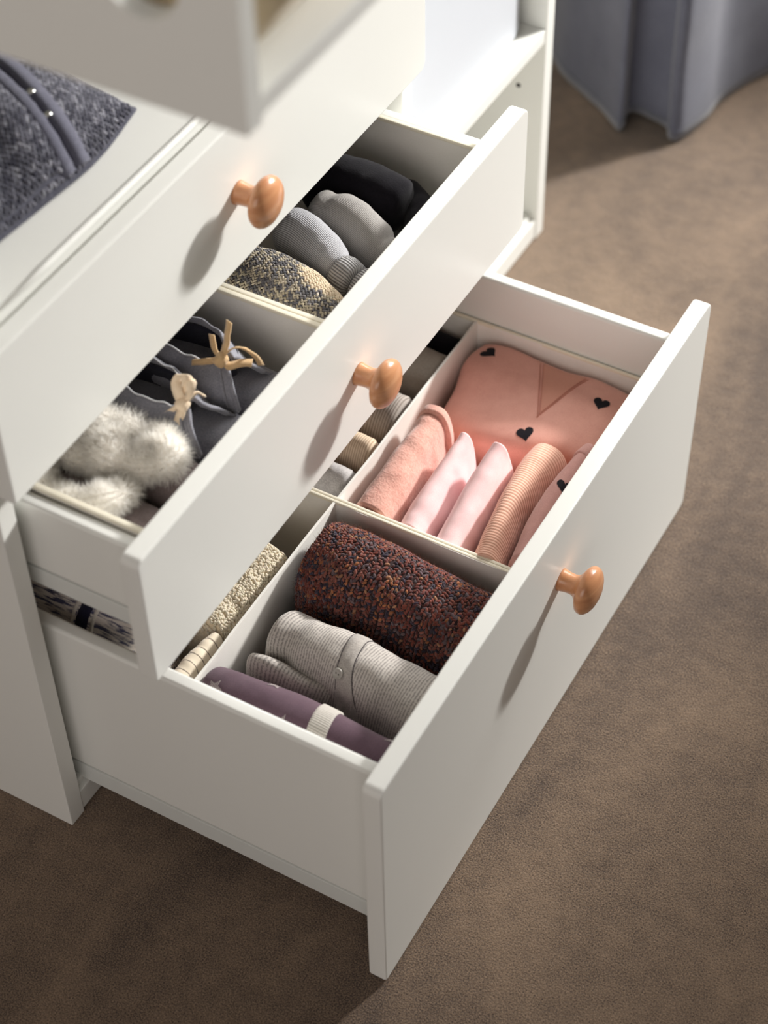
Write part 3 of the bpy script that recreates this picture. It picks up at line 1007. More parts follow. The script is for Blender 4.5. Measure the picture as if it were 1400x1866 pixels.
# ------------------------------------------------------------------ scarf, cardigan, plum roll
sc = thing('knitted_scarf', 'rolled chunky scarf in brown, rust and navy flecked yarn', 'scarf', (0.19, 0.23, ZB), 'clothes in the left front box')
ts = Tube([(0.104, 0.238, 0.128), (0.14, 0.236, 0.130), (0.19, 0.232, 0.130), (0.24, 0.232, 0.126), (0.281, 0.234, 0.120)], [0.040, 0.0425, 0.043, 0.042, 0.040], [0.060, 0.066, 0.067, 0.063, 0.058], nu=56, nv=70, power=2.5, cap0=0.07, cap1=0.05, amp=0.004, scale=18, seed=12)
ts.obj('scarf_core', M['yarnbase'], sc)
PAL = [lin(112, 58, 48), lin(92, 46, 44), lin(52, 44, 58), lin(40, 34, 44), lin(150, 94, 62), lin(124, 74, 64), lin(96, 80, 84), lin(150, 108, 80), lin(78, 42, 44)]
def scarf_col(p, v, u, a, b):
    n1 = nz3(p, 45, 3.0)
    n2 = nz3(p, 70, 9.0)
    r = random.random()
    if r < 0.46:
        c = PAL[0] if n1 > 0 else PAL[5]
    elif r < 0.68:
        c = PAL[2] if n2 > -0.05 else PAL[6]
    elif r < 0.82:
        c = PAL[4] if n2 > 0.18 else PAL[1]
    else:
        c = random.choice(PAL)
    k = 0.85 + 0.7 * random.random()
    return (c[0] * k, c[1] * k, c[2] * k, 1)
knit_on_tube('scarf_stitches', ts, 0.0028, 0.0031, (0.0022, 0.0013, 0.0012), scarf_col, M['yarn'], sc, slant=0.65, jit=0.6, keep=lambda p, v, u: p[2] > 0.10)

smp = []
for _ in range(5200):
    p, n, _a, _b = ts.at(random.random(), random.uniform(0.0, 0.5))
    smp.append((p + n * 0.0014, n))
fur_strands('scarf_fuzz', smp, 0.0042, 0.00010, mat_pile('brown_fuzz', lin(128, 84, 70), 0.4), sc, 0.1, 2.0)

cd = thing('folded_cardigan', 'pale grey marl ribbed cardigan with small round buttons', 'cardigan', (0.19, 0.15, ZB), 'clothes in the left front box')
def cardi_fn(a, v, p):
    d = 0.0
    d += 0.004 * math.exp(-((v - 0.13) / 0.09) ** 2) * max(0, math.cos(a - 2.0))
    d -= 0.006 * math.exp(-((v - 0.20) / 0.05) ** 2) * max(0, math.cos(a - 0.8))
    d -= 0.004 * math.exp(-((v - 0.50) / 0.07) ** 2) * max(0, math.cos(a + 0.1))
    d -= 0.003 * math.exp(-((v - 0.66) / 0.04) ** 2) * max(0, math.cos(a - 0.2))
    return d
tcx = Tube([(0.120, 0.158, 0.114), (0.152, 0.155, 0.120), (0.200, 0.152, 0.123), (0.245, 0.150, 0.121), (0.282, 0.150, 0.116)], [0.028, 0.032, 0.0345, 0.037, 0.037], [0.058, 0.063, 0.063, 0.059, 0.054], nu=56, nv=80, power=2.2, cap0=0.13, cap1=0.05, amp=0.0042, scale=27, seed=21, fn=cardi_fn)
tcx.obj('cardigan_body', M['cardi'], cd)
slv = Tube([(0.115, 0.124, 0.112), (0.135, 0.122, 0.116), (0.158, 0.122, 0.114), (0.182, 0.126, 0.108)], [0.012, 0.0145, 0.015, 0.011], [0.050, 0.053, 0.052, 0.044], nu=36, nv=40, power=2.2, cap0=0.18, cap1=0.12, amp=0.002, scale=35, seed=25)
slv.obj('sleeve', M['cardi'], cd)
cv, cf, _ = tcx.arrays()
cbvh = bvh_of(cv, cf)
def on_cardi(x, y, off=0.0):
    h, nn = drop(cbvh, x, y)
    return (np.array(h + nn * off), np.array(nn)) if h is not None else (np.array((x, y, 0.15)), np.array((0, 0, 1.0)))
# placket strip with seams, button and buttonhole
plc = [(0.189, 0.176), (0.190, 0.160), (0.1915, 0.145), (0.1955, 0.130), (0.203, 0.119), (0.212, 0.1125)]
left, right = [], []
V, F, UVs = [], [], []
cc = catmull([(a, b, 0) for a, b in plc], 36)
for k in range(36):
    t = cc[min(k + 1, 35)] - cc[max(k - 1, 0)]
    t /= np.linalg.norm(t)
    sd = np.array((t[1], -t[0], 0))
    for s in (-1, -0.9, -0.3, 0.3, 0.9, 1):
        q_ = cc[k] + sd * s * 0.0068
        p, nn = on_cardi(q_[0], q_[1], 0.0009 if abs(s) < 1 else -0.0002)
        V.append(p)
        UVs.append((s * 0.0068, k * 0.002))
for k in range(35):
    for s in range(5):
        F.append((k * 6 + s, k * 6 + s + 1, k * 6 + 7 + s, k * 6 + 6 + s))
obj_np('placket', np.array(V), F, M['cardiplain'], cd, np.array(UVs))
for e in (0, 5):
    cord('placket_seam', [V[k * 6 + e] + np.array((0, 0, 0.0004)) for k in range(0, 36, 3)], 0.00055, M['cardidark'], cd, 60, 6)
def button(x, y, r=0.0048, parent=cd, mat=None, zoff=0.0022):
    p, nn = on_cardi(x, y, zoff)
    rot = Vector(nn).to_track_quat('Z', 'Y').to_matrix().to_4x4()
    V, F = [], []
    n = 28
    for h, rr in ((-0.0012, r * 0.9), (0.0002, r), (0.0011, r * 0.96), (0.0013, r * 0.82), (0.0006, r * 0.70), (0.0005, r * 0.3), (0.0005, 0.00001)):
        for i in range(n):
            a = 2 * math.pi * i / n
            V.append(Vector(p) + rot @ Vector((rr * math.cos(a), rr * math.sin(a), h)))
    for j in range(6):
        for i in range(n):
            F.append((j * n + i, j * n + (i + 1) % n, (j + 1) * n + (i + 1) % n, (j + 1) * n + i))
    b = obj_np('button', V, F, M['button'], parent)
    for s in (-1, 1):
        V, F = [], []
        for i in range(10):
            a = 2 * math.pi * i / 10
            V.append(Vector(p) + rot @ Vector((s * 0.0013 + 0.0006 * math.cos(a), 0.0006 * math.sin(a), 0.0008)))
        F.append(tuple(range(10)))
        obj_np('thread_hole', V, F, M['dark'], b)  # flat dark disc, shade of the hole put into the colour
button(0.1895, 0.1340)
button(0.1800, 0.1085, 0.0042, cd, None, 0.001)
# buttonhole
p, nn = on_cardi(0.2085, 0.1165, 0.0016)
cord('buttonhole', [p + np.array((-0.0022, 0.0030, 0.0008)), p + np.array((0.0004, 0.0006, 0.0004)), p + np.array((0.0022, -0.0026, -0.0004))], 0.0011, M['cardidark'], cd, 16, 8)

pl = thing('rolled_leggings', 'plum purple rolled garment with silver stars and a pale cuff', 'trousers', (0.19, 0.075, ZB), 'clothes in the left front box')
tp = Tube([(0.106, 0.082, 0.116), (0.14, 0.080, 0.124), (0.19, 0.080, 0.127), (0.24, 0.080, 0.124), (0.282, 0.080, 0.120)], [0.0275, 0.029, 0.0295, 0.029, 0.028], [0.061, 0.063, 0.066, 0.063, 0.059], nu=44, nv=70, power=2.3, cap0=0.09, cap1=0.05, amp=0.002, scale=24, seed=31)
tp.obj('leggings_body', M['purple'], pl)
pv, pf, _ = tp.arrays()
pb = bvh_of(pv, pf)
# pale cuff: band wrapped over the roll
V, F, UVs = [], [], []
for k in range(13):
    x = 0.1965 + 0.0165 * k / 12
    for m_ in range(22):
        y = 0.1005 - 0.046 * m_ / 21
        h, nn = drop(pb, x + 0.005 * (m_ / 21), y)
        o_ = 0.0016 if 0 < k < 12 else 0.0002
        V.append(np.array(h + nn * o_) if h is not None else np.array((x, y, 0.14)))
        UVs.append((x, 0.05 * m_ / 21))
for k in range(12):
    for m_ in range(21):
        F.append((k * 22 + m_, k * 22 + m_ + 1, (k + 1) * 22 + m_ + 1, (k + 1) * 22 + m_))
obj_np('pale_cuff', np.array(V), F, M['cuff'], pl, np.array(UVs))
def star(cx, cy, r, rot):
    return [(cx + (r if i % 2 == 0 else r * 0.42) * math.cos(rot + math.pi * i / 5), cy + (r if i % 2 == 0 else r * 0.42) * math.sin(rot + math.pi * i / 5)) for i in range(10)]
for cx, cy, r, rt in ((0.1545, 0.0965, 0.0085, 0.4), (0.1130, 0.072, 0.0080, 1.2), (0.2600, 0.0960, 0.0085, 0.2), (0.2320, 0.0610, 0.0075, 0.9), (0.1780, 0.0640, 0.0075, 0.1)):
    decal('star_print', star(cx, cy, r, rt), pb, M['star'], pl, 0.0004, 4)

# ------------------------------------------------------------------ clothes in the boxes behind
GB = 'rolls behind the partitions of the bottom drawer'
fold_cloth('rolled_garment', 'grey ribbed roll behind the white box wall, below the middle knob', 'clothing',
    [(-0.10, 0.418, 0.125), (-0.03, 0.418, 0.125), (0.03, 0.418, 0.125), (0.0915, 0.418, 0.122)], 0.030, 0.058, M['greyrib'], GB, power=2.4, cap0=0.06, cap1=0.05, amp=0.0015, seed=41, nu=60)
fold_cloth('rolled_garment', 'beige striped roll between the grey ribbed and pale grey rolls', 'clothing',
    [(-0.10, 0.368, 0.122), (-0.03, 0.367, 0.122), (0.03, 0.367, 0.122), (0.0915, 0.367, 0.120)], 0.0185, 0.057, M['beigerib'], GB, power=2.2, cap0=0.06, cap1=0.05, amp=0.0015, seed=42, nu=60)
pg = thing('rolled_garment', 'pale grey marl roll with one seam, nearest the box partition', 'clothing', (0.0, 0.325, ZB), GB)
tg = Tube([(-0.10, 0.326, 0.120), (-0.03, 0.326, 0.120), (0.03, 0.326, 0.120), (0.0915, 0.326, 0.118)], 0.0205, 0.056, power=2.2, cap0=0.06, cap1=0.05, amp=0.0012, seed=43, nu=60)
tg.obj('roll_body', M['greymarl'], pg)
cord('seam', [tuple(tg.at(v, 0.235)[0] + np.array((0, 0, 0.0002))) for v in (0.1, 0.4, 0.7, 0.96)], 0.0007, M['taupe'], pg, 24, 6)
fold_cloth('folded_cloth', 'plain taupe folded cloth behind the grey ribbed roll', 'cloth',
    [(-0.10, 0.484, 0.118), (-0.03, 0.484, 0.118), (0.03, 0.484, 0.118), (0.0915, 0.484, 0.116)], 0.030, 0.055, M['taupe'], GB, power=4.0, cap0=0.05, cap1=0.04, amp=0.001, seed=44)
fold_cloth('folded_cloth', 'black folded cloth in the dark rear corner of the bottom drawer', 'cloth',
    [(-0.10, 0.531, 0.112), (-0.03, 0.531, 0.114), (0.03, 0.531, 0.114), (0.0915, 0.531, 0.112)], 0.0150, 0.050, M['black'], GB, power=2.6, cap0=0.05, cap1=0.05, amp=0.001, seed=45)
# left rear box: teddy fleece, pinstriped cream knit
td = thing('fleece_blanket', 'cream teddy fleece roll behind the brown scarf box', 'blanket', (0.0, 0.2, ZB), GB)
tt = Tube([(0.056, 0.132, 0.114), (0.056, 0.165, 0.116), (0.057, 0.20, 0.118), (0.057, 0.236, 0.120)], 0.034, 0.054, nu=60, nv=70, power=2.6, cap0=0.08, cap1=0.08, amp=0.004, scale=70, seed=51)
tt.obj('fleece_body', M['teddy'], td)
def teddy_col(p, v, u, a, b):
    k = 0.92 + 0.12 * random.random()
    c = lin(242, 230, 206)
    return (c[0] * k, c[1] * k, c[2] * k, 1)
knit_on_tube('fleece_curls', tt, 0.0021, 0.0023, (0.0017, 0.0013, 0.0013), teddy_col, M['yarn'], td, slant=0.8, jit=2.2, keep=lambda p, v, u: p[2] > 0.13)
fold_cloth('rolled_garment', 'cream pinstriped roll at the left end behind the plum roll', 'clothing',
    [(0.076, 0.062, 0.116), (0.076, 0.085, 0.116), (0.076, 0.105, 0.114), (0.076, 0.120, 0.110)], 0.0145, 0.053, M['stripeknit'], GB, power=2.2, cap0=0.1, cap1=0.1, amp=0.0025, scale=50, seed=52, nu=60)
# slub knit seen through the gap above the drawer side
sl = thing('folded_knit', 'white and indigo flecked knit with a navy band, seen between the two drawers', 'knitwear', (-0.03, 0.08, ZB), None)
tsl = Tube([(-0.122, 0.082, 0.140), (-0.07, 0.082, 0.142), (-0.01, 0.081, 0.142), (0.056, 0.081, 0.140)], 0.033, 0.078, nu=56, nv=60, power=2.6, cap0=0.05, cap1=0.06, amp=0.0022, scale=30, seed=55)
tsl.obj('knit_body', M['streak'], sl)
for vv, wv, mm in ((0.715, 0.0050, 'navy'), (0.672, 0.0016, 'cuff'), (0.762, 0.0016, 'cuff')):
    V, F = [], []
    for k in range(5):
        for m_ in range(25):
            p, n, _a, _b = tsl.at(vv + (k - 2) * wv / 0.178 / 2, -0.02 + 0.54 * m_ / 24)
            V.append(p + n * (0.0010 if 0 < k < 4 else 0.0))
    for k in range(4):
        for m_ in range(24):
            F.append((k * 25 + m_, k * 25 + m_ + 1, (k + 1) * 25 + m_ + 1, (k + 1) * 25 + m_))
    obj_np('band', np.array(V), F, M[mm], sl)

# ------------------------------------------------------------------ middle drawer, right box: socks
GS = 'socks in the middle drawer'
wool = thing('wool_sock', 'chunky grey and beige marl wool sock with a cream heel', 'sock', (0.03, 0.33, 0.305), GS)
def wool_fn(a, v, p):
    k = max(0.0, 1 - v / 0.55)
    return 0.0022 * k * math.sin(a * 9 + 1.0) * (1 if math.sin(a) > 0 else 0.2)
tw = Tube([(-0.075, 0.331, 0.333), (-0.04, 0.333, 0.337), (0.0, 0.336, 0.339), (0.035, 0.334, 0.338), (0.066, 0.326, 0.334), (0.092, 0.316, 0.328)], [0.022, 0.027, 0.0305, 0.0305, 0.027, 0.018], [0.024, 0.029, 0.034, 0.034, 0.029, 0.021], nu=60, nv=80, power=2.15, cap0=0.06, cap1=0.16, amp=0.0012, scale=40, seed=61, fn=wool_fn)
tw.obj('sock_core', M['yarnbase'], wool)
WP = [lin(206, 194, 170), lin(178, 168, 150), lin(132, 128, 128), lin(104, 103, 108), lin(222, 210, 188)]
def wool_col(p, v, u, a, b):
    heel = ((p[0] - 0.060) / 0.024) ** 2 + ((p[1] - 0.348) / 0.016) ** 2 < 0.75 + 0.5 * random.random()
    if heel:
        c = lin(232, 212, 182)
        k = 0.9 + 0.15 * random.random()
    else:
        c = random.choices(WP, (4, 3, 3.2, 3.4, 1))[0]
        k = 0.85 + 0.3 * random.random()
    return (c[0] * k, c[1] * k, c[2] * k, 1)
knit_on_tube('sock_stitches', tw, 0.0021, 0.0030, (0.0021, 0.0011, 0.0011), wool_col, M['yarn'], wool, v0=0.2, slant=0.75, jit=0.18, keep=lambda p, v, u: p[2] > 0.325)

def sock(label, spine, W, H, mat, cuff_spine, cW, cH, cmat, seed, fn=None, ring=None):
    s = thing('sock', label, 'sock', (spine[1][0], spine[1][1], 0.305), GS)
    t = Tube(spine, W, H, nu=64, nv=70, power=2.1, cap0=0.22, cap1=0.03, amp=0.0016, scale=42, seed=seed, fn=fn)
    t.obj('sock_foot', mat, s)
    for k, (cs, w_, h_) in enumerate(zip(cuff_spine, cW, cH)):
        c = Tube(cs, w_, h_, nu=64, nv=26, power=2.1, cap0=0.16, cap1=0.08, amp=0.0008, scale=60, seed=seed + k, capmin=0.75)
        c.obj('sock_cuff', cmat, s)
    return s
def dent(a, v, p):
    return -0.004 * math.exp(-((v - 0.13) / 0.05) ** 2) * max(0, math.sin(a)) ** 2
sock('light grey ribbed sock with a gathered cuff, beside the wool sock',
     [(-0.022, 0.404, 0.344), (0.004, 0.401, 0.346), (0.030, 0.391, 0.345), (0.053, 0.379, 0.342)], [0.017, 0.0195, 0.0185, 0.0135], [0.024, 0.027, 0.025, 0.021], M['sockgrey'],
     [[(0.050, 0.380, 0.342), (0.060, 0.377, 0.341), (0.071, 0.374, 0.340)], [(0.070, 0.378, 0.337), (0.082, 0.375, 0.336), (0.096, 0.372, 0.334)]],
     [[0.0150, 0.0178, 0.0160], [0.0165, 0.0178, 0.0165]], [[0.021, 0.024, 0.022], [0.022, 0.023, 0.021]], M['sockcuff'], 71, dent)
def dent2(a, v, p):
    return -0.0045 * math.exp(-((v - 0.22) / 0.05) ** 2) * max(0, math.cos(a - 2.0)) - 0.004 * math.exp(-((v - 0.75) / 0.06) ** 2) * max(0, math.cos(a - 2.2))
sock('warm grey sock with rounded toe lying against the black socks',
     [(-0.014, 0.443, 0.336), (0.012, 0.443, 0.339), (0.040, 0.437, 0.337), (0.064, 0.431, 0.331), (0.078, 0.429, 0.328)], [0.0165, 0.0215, 0.0215, 0.0185, 0.0165], [0.026, 0.029, 0.028, 0.025, 0.023], M['sockgrey2'],
     [[(0.074, 0.430, 0.329), (0.086, 0.427, 0.327), (0.098, 0.425, 0.325)]], [[0.0170, 0.0180, 0.0170]], [[0.0235, 0.0235, 0.0225]], M['sockcuff'], 75, dent2)
for k, (sp_, lab) in enumerate((([(-0.05, 0.486, 0.333), (-0.01, 0.487, 0.337), (0.03, 0.488, 0.337), (0.056, 0.487, 0.332)], 'black sock behind the warm grey sock, higher of two'),
                               ([(0.030, 0.521, 0.322), (0.055, 0.505, 0.325), (0.075, 0.483, 0.326), (0.090, 0.466, 0.322)], 'black sock lying lower, against the drawer front'))):
    t_ = Tube(sp_, [0.018, 0.022, 0.022, 0.019] if k == 0 else [0.013, 0.0145, 0.0145, 0.012], [0.027, 0.030, 0.030, 0.026] if k == 0 else [0.018, 0.020, 0.020, 0.018], power=2.3, cap0=0.15, cap1=0.15, amp=0.002, seed=81 + k)
    tag(t_.obj('sock', M['black']), lab, 'sock', GS)
t_ = Tube([(0.068, 0.354, 0.325), (0.080, 0.347, 0.326), (0.095, 0.338, 0.325)], [0.008, 0.010, 0.010], [0.019, 0.020, 0.019], nu=40, nv=24, power=2.2, cap0=0.2, cap1=0.15, amp=0.001, seed=85)
tag(t_.obj('sock', M['tan']), 'tan sock tucked between the wool sock and the grey cuff', 'sock', GS)

# ------------------------------------------------------------------ middle drawer, left box: booties and fur slippers
GBo = 'baby shoes in the middle drawer'
def collar(name, c, ax, ay, z0, z1, mat, parent, wave, seed, tilt=(0, 0), flare=1.12, gap=None, n=72, m=10, thick=0.0011):
    """open ruffled collar: inner and outer skin joined at the rim"""
    V, F = [], []
    def pt(i, t, off):
        a = 2 * math.pi * i / n
        k = 1 + (flare - 1) * t
        wv = wave * t * (math.sin(5 * a + seed) * 0.6 + math.sin(9 * a + seed * 2) * 0.4)
        x = c[0] + (ax * k + wv + off) * math.cos(a)
        y = c[1] + (ay * k + wv + off) * math.sin(a)
        z = z0 + (z1 - z0) * t + tilt[0] * (x - c[0]) * t + tilt[1] * (y - c[1]) * t + wave * 0.7 * t * math.sin(7 * a + seed)
        return (x, y, z)
    rows = [(t / m, thick) for t in range(m + 1)] + [(t / m, -thick) for t in range(m, -1, -1)]
    for t, off in rows:
        for i in range(n):
            V.append(pt(i, t, off))
    R = len(rows)
    for j in range(R - 1):
        for i in range(n):
            F.append((j * n + i, j * n + (i + 1) % n, (j + 1) * n + (i + 1) % n, (j + 1) * n + i))
    # sole of the opening
    V.append((c[0], c[1], z0))
    e = len(V) - 1
    for i in range(n):
        F.append((e, (R - 1) * n + i, (R - 1) * n + (i + 1) % n))
    o = obj_np(name, np.array(V), F, mat, parent)
    rim = [pt(i, 1.0, thick * 0.0) for i in range(n + 1)]
    return o, rim, pt

def bootie(label, yc, y_t, cx, seed, knot, tails, rmat):
    b = thing('baby_bootie', label, 'shoe', (0.04, yc, 0.3035), GBo)
    ft = Tube([(-0.062, yc, 0.324), (-0.02, yc, 0.326), (0.03, yc + 0.002, 0.325), (0.07, y_t, 0.322), (0.098, y_t, 0.318)], [0.019, 0.0225, 0.0245, 0.0245, 0.019], [0.018, 0.021, 0.021, 0.019, 0.0155], nu=44, nv=50, power=2.4, cap0=0.12, cap1=0.14, amp=0.0014, scale=40, seed=seed)
    ft.obj('bootie_foot', M['denim'], b)
    collar('lining', (cx - 0.004, yc + 0.0005, 0), 0.034, 0.0155, 0.328, 0.362, M['lining'], b, 0.0012, seed, (0.0, 0.06), 1.06)
    # wrap-over flaps: near side comes forward from the rim to the toe, far side lies behind the tie
    dy = yc - 0.1850
    def sheet(name, rows, mat, thick=0.0022, n=30, m=20):
        R = [catmull(r_, n) for r_ in rows]
        G = np.array([catmull([R[a][i] for a in range(len(R))], m) for i in range(n)])
        V, F = [], []
        for i in range(n):
            for q_ in range(m):
                V.append(G[i, q_] + np.array((0.0, dy + 0.0014 * nz3(G[i, q_], 70, seed + 2), 0.0012 * nz3(G[i, q_], 80, seed) + (0.0010 * math.sin(i * 1.1 + seed) * max(0, 1 - q_ / 5) if i < 24 else 0))))
        for i in range(n - 1):
            for q_ in range(m - 1):
                F.append((i * m + q_, i * m + q_ + 1, (i + 1) * m + q_ + 1, (i + 1) * m + q_))
        o = obj_np(name, np.array(V), F, mat, b)
        so_ = o.modifiers.new('thickness', 'SOLIDIFY')
        so_.thickness = thick
        so_.offset = 0
        return np.array(V).reshape(n, m, 3)
    near = sheet('near_flap', [[(-0.040, 0.170, 0.372), (-0.015, 0.164, 0.374), (0.012, 0.161, 0.373), (0.034, 0.161, 0.374), (0.047, 0.166, 0.373)],
                       [(-0.040, 0.158, 0.360), (-0.015, 0.152, 0.361), (0.014, 0.150, 0.361), (0.040, 0.151, 0.363), (0.056, 0.156, 0.364)],
                       [(-0.040, 0.152, 0.345), (-0.015, 0.148, 0.346), (0.016, 0.146, 0.346), (0.044, 0.147, 0.349), (0.062, 0.152, 0.353)],
                       [(-0.040, 0.154, 0.328), (-0.015, 0.150, 0.328), (0.016, 0.149, 0.328), (0.044, 0.150, 0.332), (0.064, 0.153, 0.340)]], M['denim'])
    far = sheet('far_flap', [[(-0.030, 0.199, 0.370), (0.002, 0.200, 0.371), (0.024, 0.192, 0.374), (0.042, 0.178, 0.372), (0.050, 0.180, 0.366), (0.061, 0.196, 0.346)],
                      [(-0.030, 0.205, 0.352), (0.004, 0.207, 0.354), (0.028, 0.201, 0.357), (0.045, 0.190, 0.357), (0.054, 0.193, 0.352), (0.064, 0.202, 0.340)],
                      [(-0.030, 0.206, 0.335), (0.006, 0.207, 0.336), (0.032, 0.205, 0.340), (0.048, 0.200, 0.342), (0.058, 0.202, 0.341), (0.066, 0.205, 0.336)]], M['denim'])
    cord('flap_edge', [near[-1, k] + np.array((0.0008, 0, 0.0006)) for k in range(0, 20, 2)], 0.0019, M['denim'], b, 40, 8)
    cord('flap_edge', [near[-4, k] + np.array((0.0004, -0.0006, 0.0012)) for k in range(0, 20, 2)], 0.0013, M['denim'], b, 40, 8)
    cord('flap_edge', [far[k, 0] + np.array((0.0005, 0, 0.0008)) for k in range(16, 30)], 0.0022, M['denim'], b, 40, 8)
    for dz in (0.0012, -0.0014):
        cord('rim_stitching', [near[k, 0] + np.array((0.0, -0.0012, dz)) for k in range(0, 26, 1)], 0.00068, M['stitch'], b, 120, 5)
    if rmat is M['ribbonpale']:
        cord('rim_stitching', [far[k, 0] + np.array((0.0, -0.0012, 0.0008)) for k in range(0, 18, 1)], 0.00055, M['stitch'], b, 90, 5)
    # tie
    kx, ky, kz = knot
    kn = Tube([(kx - 0.002, ky - 0.005, kz - 0.003), (kx, ky, kz), (kx + 0.002, ky + 0.005, kz - 0.001)], [0.0042, 0.0055, 0.004], [0.004, 0.0055, 0.004], nu=24, nv=20, power=2.2, cap0=0.2, cap1=0.2, amp=0.0012, scale=160, seed=seed)
    kn.obj('tie_knot', rmat, b)
    for pts, wd, ac in tails:
        ribbon('tie_tape', [(kx + x, ky + y, kz + z) for x, y, z in pts], wd, rmat, b, ac)
    return b
bootie('charcoal felt baby bootie with beige ties, against the box partition', 0.2390, 0.2440, 0.010, 1.3, (0.0450, 0.2170, 0.3785),
       [([(0, 0, 0), (0.001, 0.006, 0.010), (0.000, 0.012, 0.018), (-0.002, 0.018, 0.024)], 0.0068, [(1, -0.4, 0.1)] * 4),
        ([(0, 0, 0), (0.006, 0.005, 0.009), (0.013, 0.010, 0.010), (0.019, 0.018, -0.002), (0.021, 0.022, -0.014)], 0.0058, [(0.4, -0.6, 0.6), (0.2, -0.8, 0.5), (-0.2, -0.8, 0.5), (-0.4, -0.7, 0.3), (-0.4, -0.7, 0.3)]),
        ([(0, 0, 0), (0.007, 0.000, -0.003), (0.014, 0.006, -0.002), (0.020, 0.012, -0.004)], 0.0065, [(-0.3, 0.8, 0.5)] * 4),
        ([(0, 0, 0), (-0.008, 0.004, 0.004), (-0.014, 0.010, 0.012)], 0.0052, [(1, 0, 0.2)] * 3),
        ([(0, 0, 0), (-0.010, -0.006, -0.001), (-0.022, -0.008, -0.006)], 0.0052, [(0, 0.3, 1)] * 3)], M['ribbon'])
bootie('charcoal felt baby bootie with a cream bow, beside the fur slippers', 0.1850, 0.1880, 0.004, 4.1, (0.0460, 0.1635, 0.3785),
       [([(0, 0, 0.001), (-0.0045, 0.001, 0.009), (-0.006, 0.003, 0.018), (-0.003, 0.006, 0.0235), (0.001, 0.007, 0.019), (0.000, 0.004, 0.010), (0.001, 0.001, 0.002)], 0.0085, [(0.7, 0.6, 0.3), (0.9, 0.2, 0.2), (0.6, 0.7, 0.2), (0.9, 0.3, 0.1), (0.7, 0.7, 0.0), (0.9, 0.3, 0.1), (0.9, 0.3, 0.0)]),
        ([(0, 0, 0.001), (0.004, 0.001, 0.008), (0.006, 0.004, 0.015), (0.003, 0.008, 0.019), (-0.001, 0.007, 0.013), (0.001, 0.003, 0.005)], 0.0080, [(0.5, 0.7, 0.3), (0.8, -0.3, 0.3), (0.6, 0.6, 0.3), (0.9, 0.3, 0.1), (0.7, 0.7, 0.0), (0.9, 0.3, 0.1)]),
        ([(0, 0, 0), (0.006, 0.010, 0.005), (0.009, 0.016, -0.002)], 0.0060, [(0.2, -0.5, 0.8)] * 3),
        ([(0, 0, 0), (0.000, -0.007, -0.009), (-0.003, -0.014, -0.018)], 0.0072, [(0.9, 0.35, 0.2)] * 3),
        ([(0, 0, 0), (-0.020, -0.010, -0.016), (-0.036, -0.004, -0.02)], 0.0055, [(0, 0.3, 1)] * 3)], M['ribbonpale'])

def slipper(label, yc, c, ax, ay, seed, n_fur=16000, fat=0.0125, flen=0.0085):
    s = thing('fur_slipper', label, 'shoe', (0.04, yc, 0.3035), GBo)
    ft = Tube([(-0.05, yc, 0.322), (-0.01, yc, 0.324), (0.04, yc, 0.323), (0.075, yc, 0.321), (0.099, yc, 0.317)], [0.017, 0.0195, 0.0215, 0.0215, 0.016], [0.017, 0.020, 0.020, 0.018, 0.0145], nu=40, nv=50, power=2.5, cap0=0.12, cap1=0.14, amp=0.001, scale=40, seed=seed)
    ft.obj('slipper_foot', M['suede'], s)
    cord('toe_seam', [tuple(ft.at(v, 0.25)[0] + np.array((0, 0, 0.0001))) for v in (0.62, 0.7, 0.8, 0.9)], 0.0006, M['suede'], s, 24, 6)
    # fur cuff: a fat lumpy ring
    nM, nm = 60, 20
    P = np.zeros((nM, nm, 3))
    N = np.zeros((nM, nm, 3))
    for i in range(nM):
        a = 2 * math.pi * i / nM
        rr = fat * (1 + 0.25 * math.sin(3 * a + seed) + 0.15 * math.sin(7 * a + seed * 2))
        cen = np.array((c[0] + ax * math.cos(a), c[1] + ay * math.sin(a), c[2] + 0.003 * math.sin(2 * a + seed)))
        out = np.array((math.cos(a) / ax, math.sin(a) / ay, 0))
        out /= np.linalg.norm(out)
        for k in range(nm):
            b = 2 * math.pi * k / nm
            d = out * math.cos(b) + np.array((0, 0, 1.0)) * math.sin(b)
            P[i, k] = cen + d * rr * (1 + 0.2 * nz3(cen + d * 0.01, 90, seed))
            N[i, k] = d
    F = [(i * nm + k, ((i + 1) % nM) * nm + k, ((i + 1) % nM) * nm + (k + 1) % nm, i * nm + (k + 1) % nm) for i in range(nM) for k in range(nm)]
    obj_np('fur_cuff', P.reshape(-1, 3), F, M['furbase'], s)
    smp = []
    while len(smp) < n_fur:
        i, k = random.randrange(nM), random.randrange(nm)
        if N[i, k][2] < -0.6:
            continue
        j = (i + 1) % nM
        t = random.random()
        smp.append((P[i, k] * (1 - t) + P[j, k] * t, N[i, k] * (1 - t) + N[j, k] * t))
    fur_strands('fur', smp, flen, 0.00024, M['fur'], s, 0.25, 0.9)
    return s
slipper('white fur cuffed baby slipper next to the charcoal booties', 0.1320, (0.0220, 0.1235, 0.3580), 0.030, 0.0130, 0.7)
slipper('white fur cuffed baby slipper nearest the drawer side, leftmost shoe', 0.0800, (0.0050, 0.0830, 0.3510), 0.036, 0.0210, 2.9, 14000, 0.0095, 0.0068)

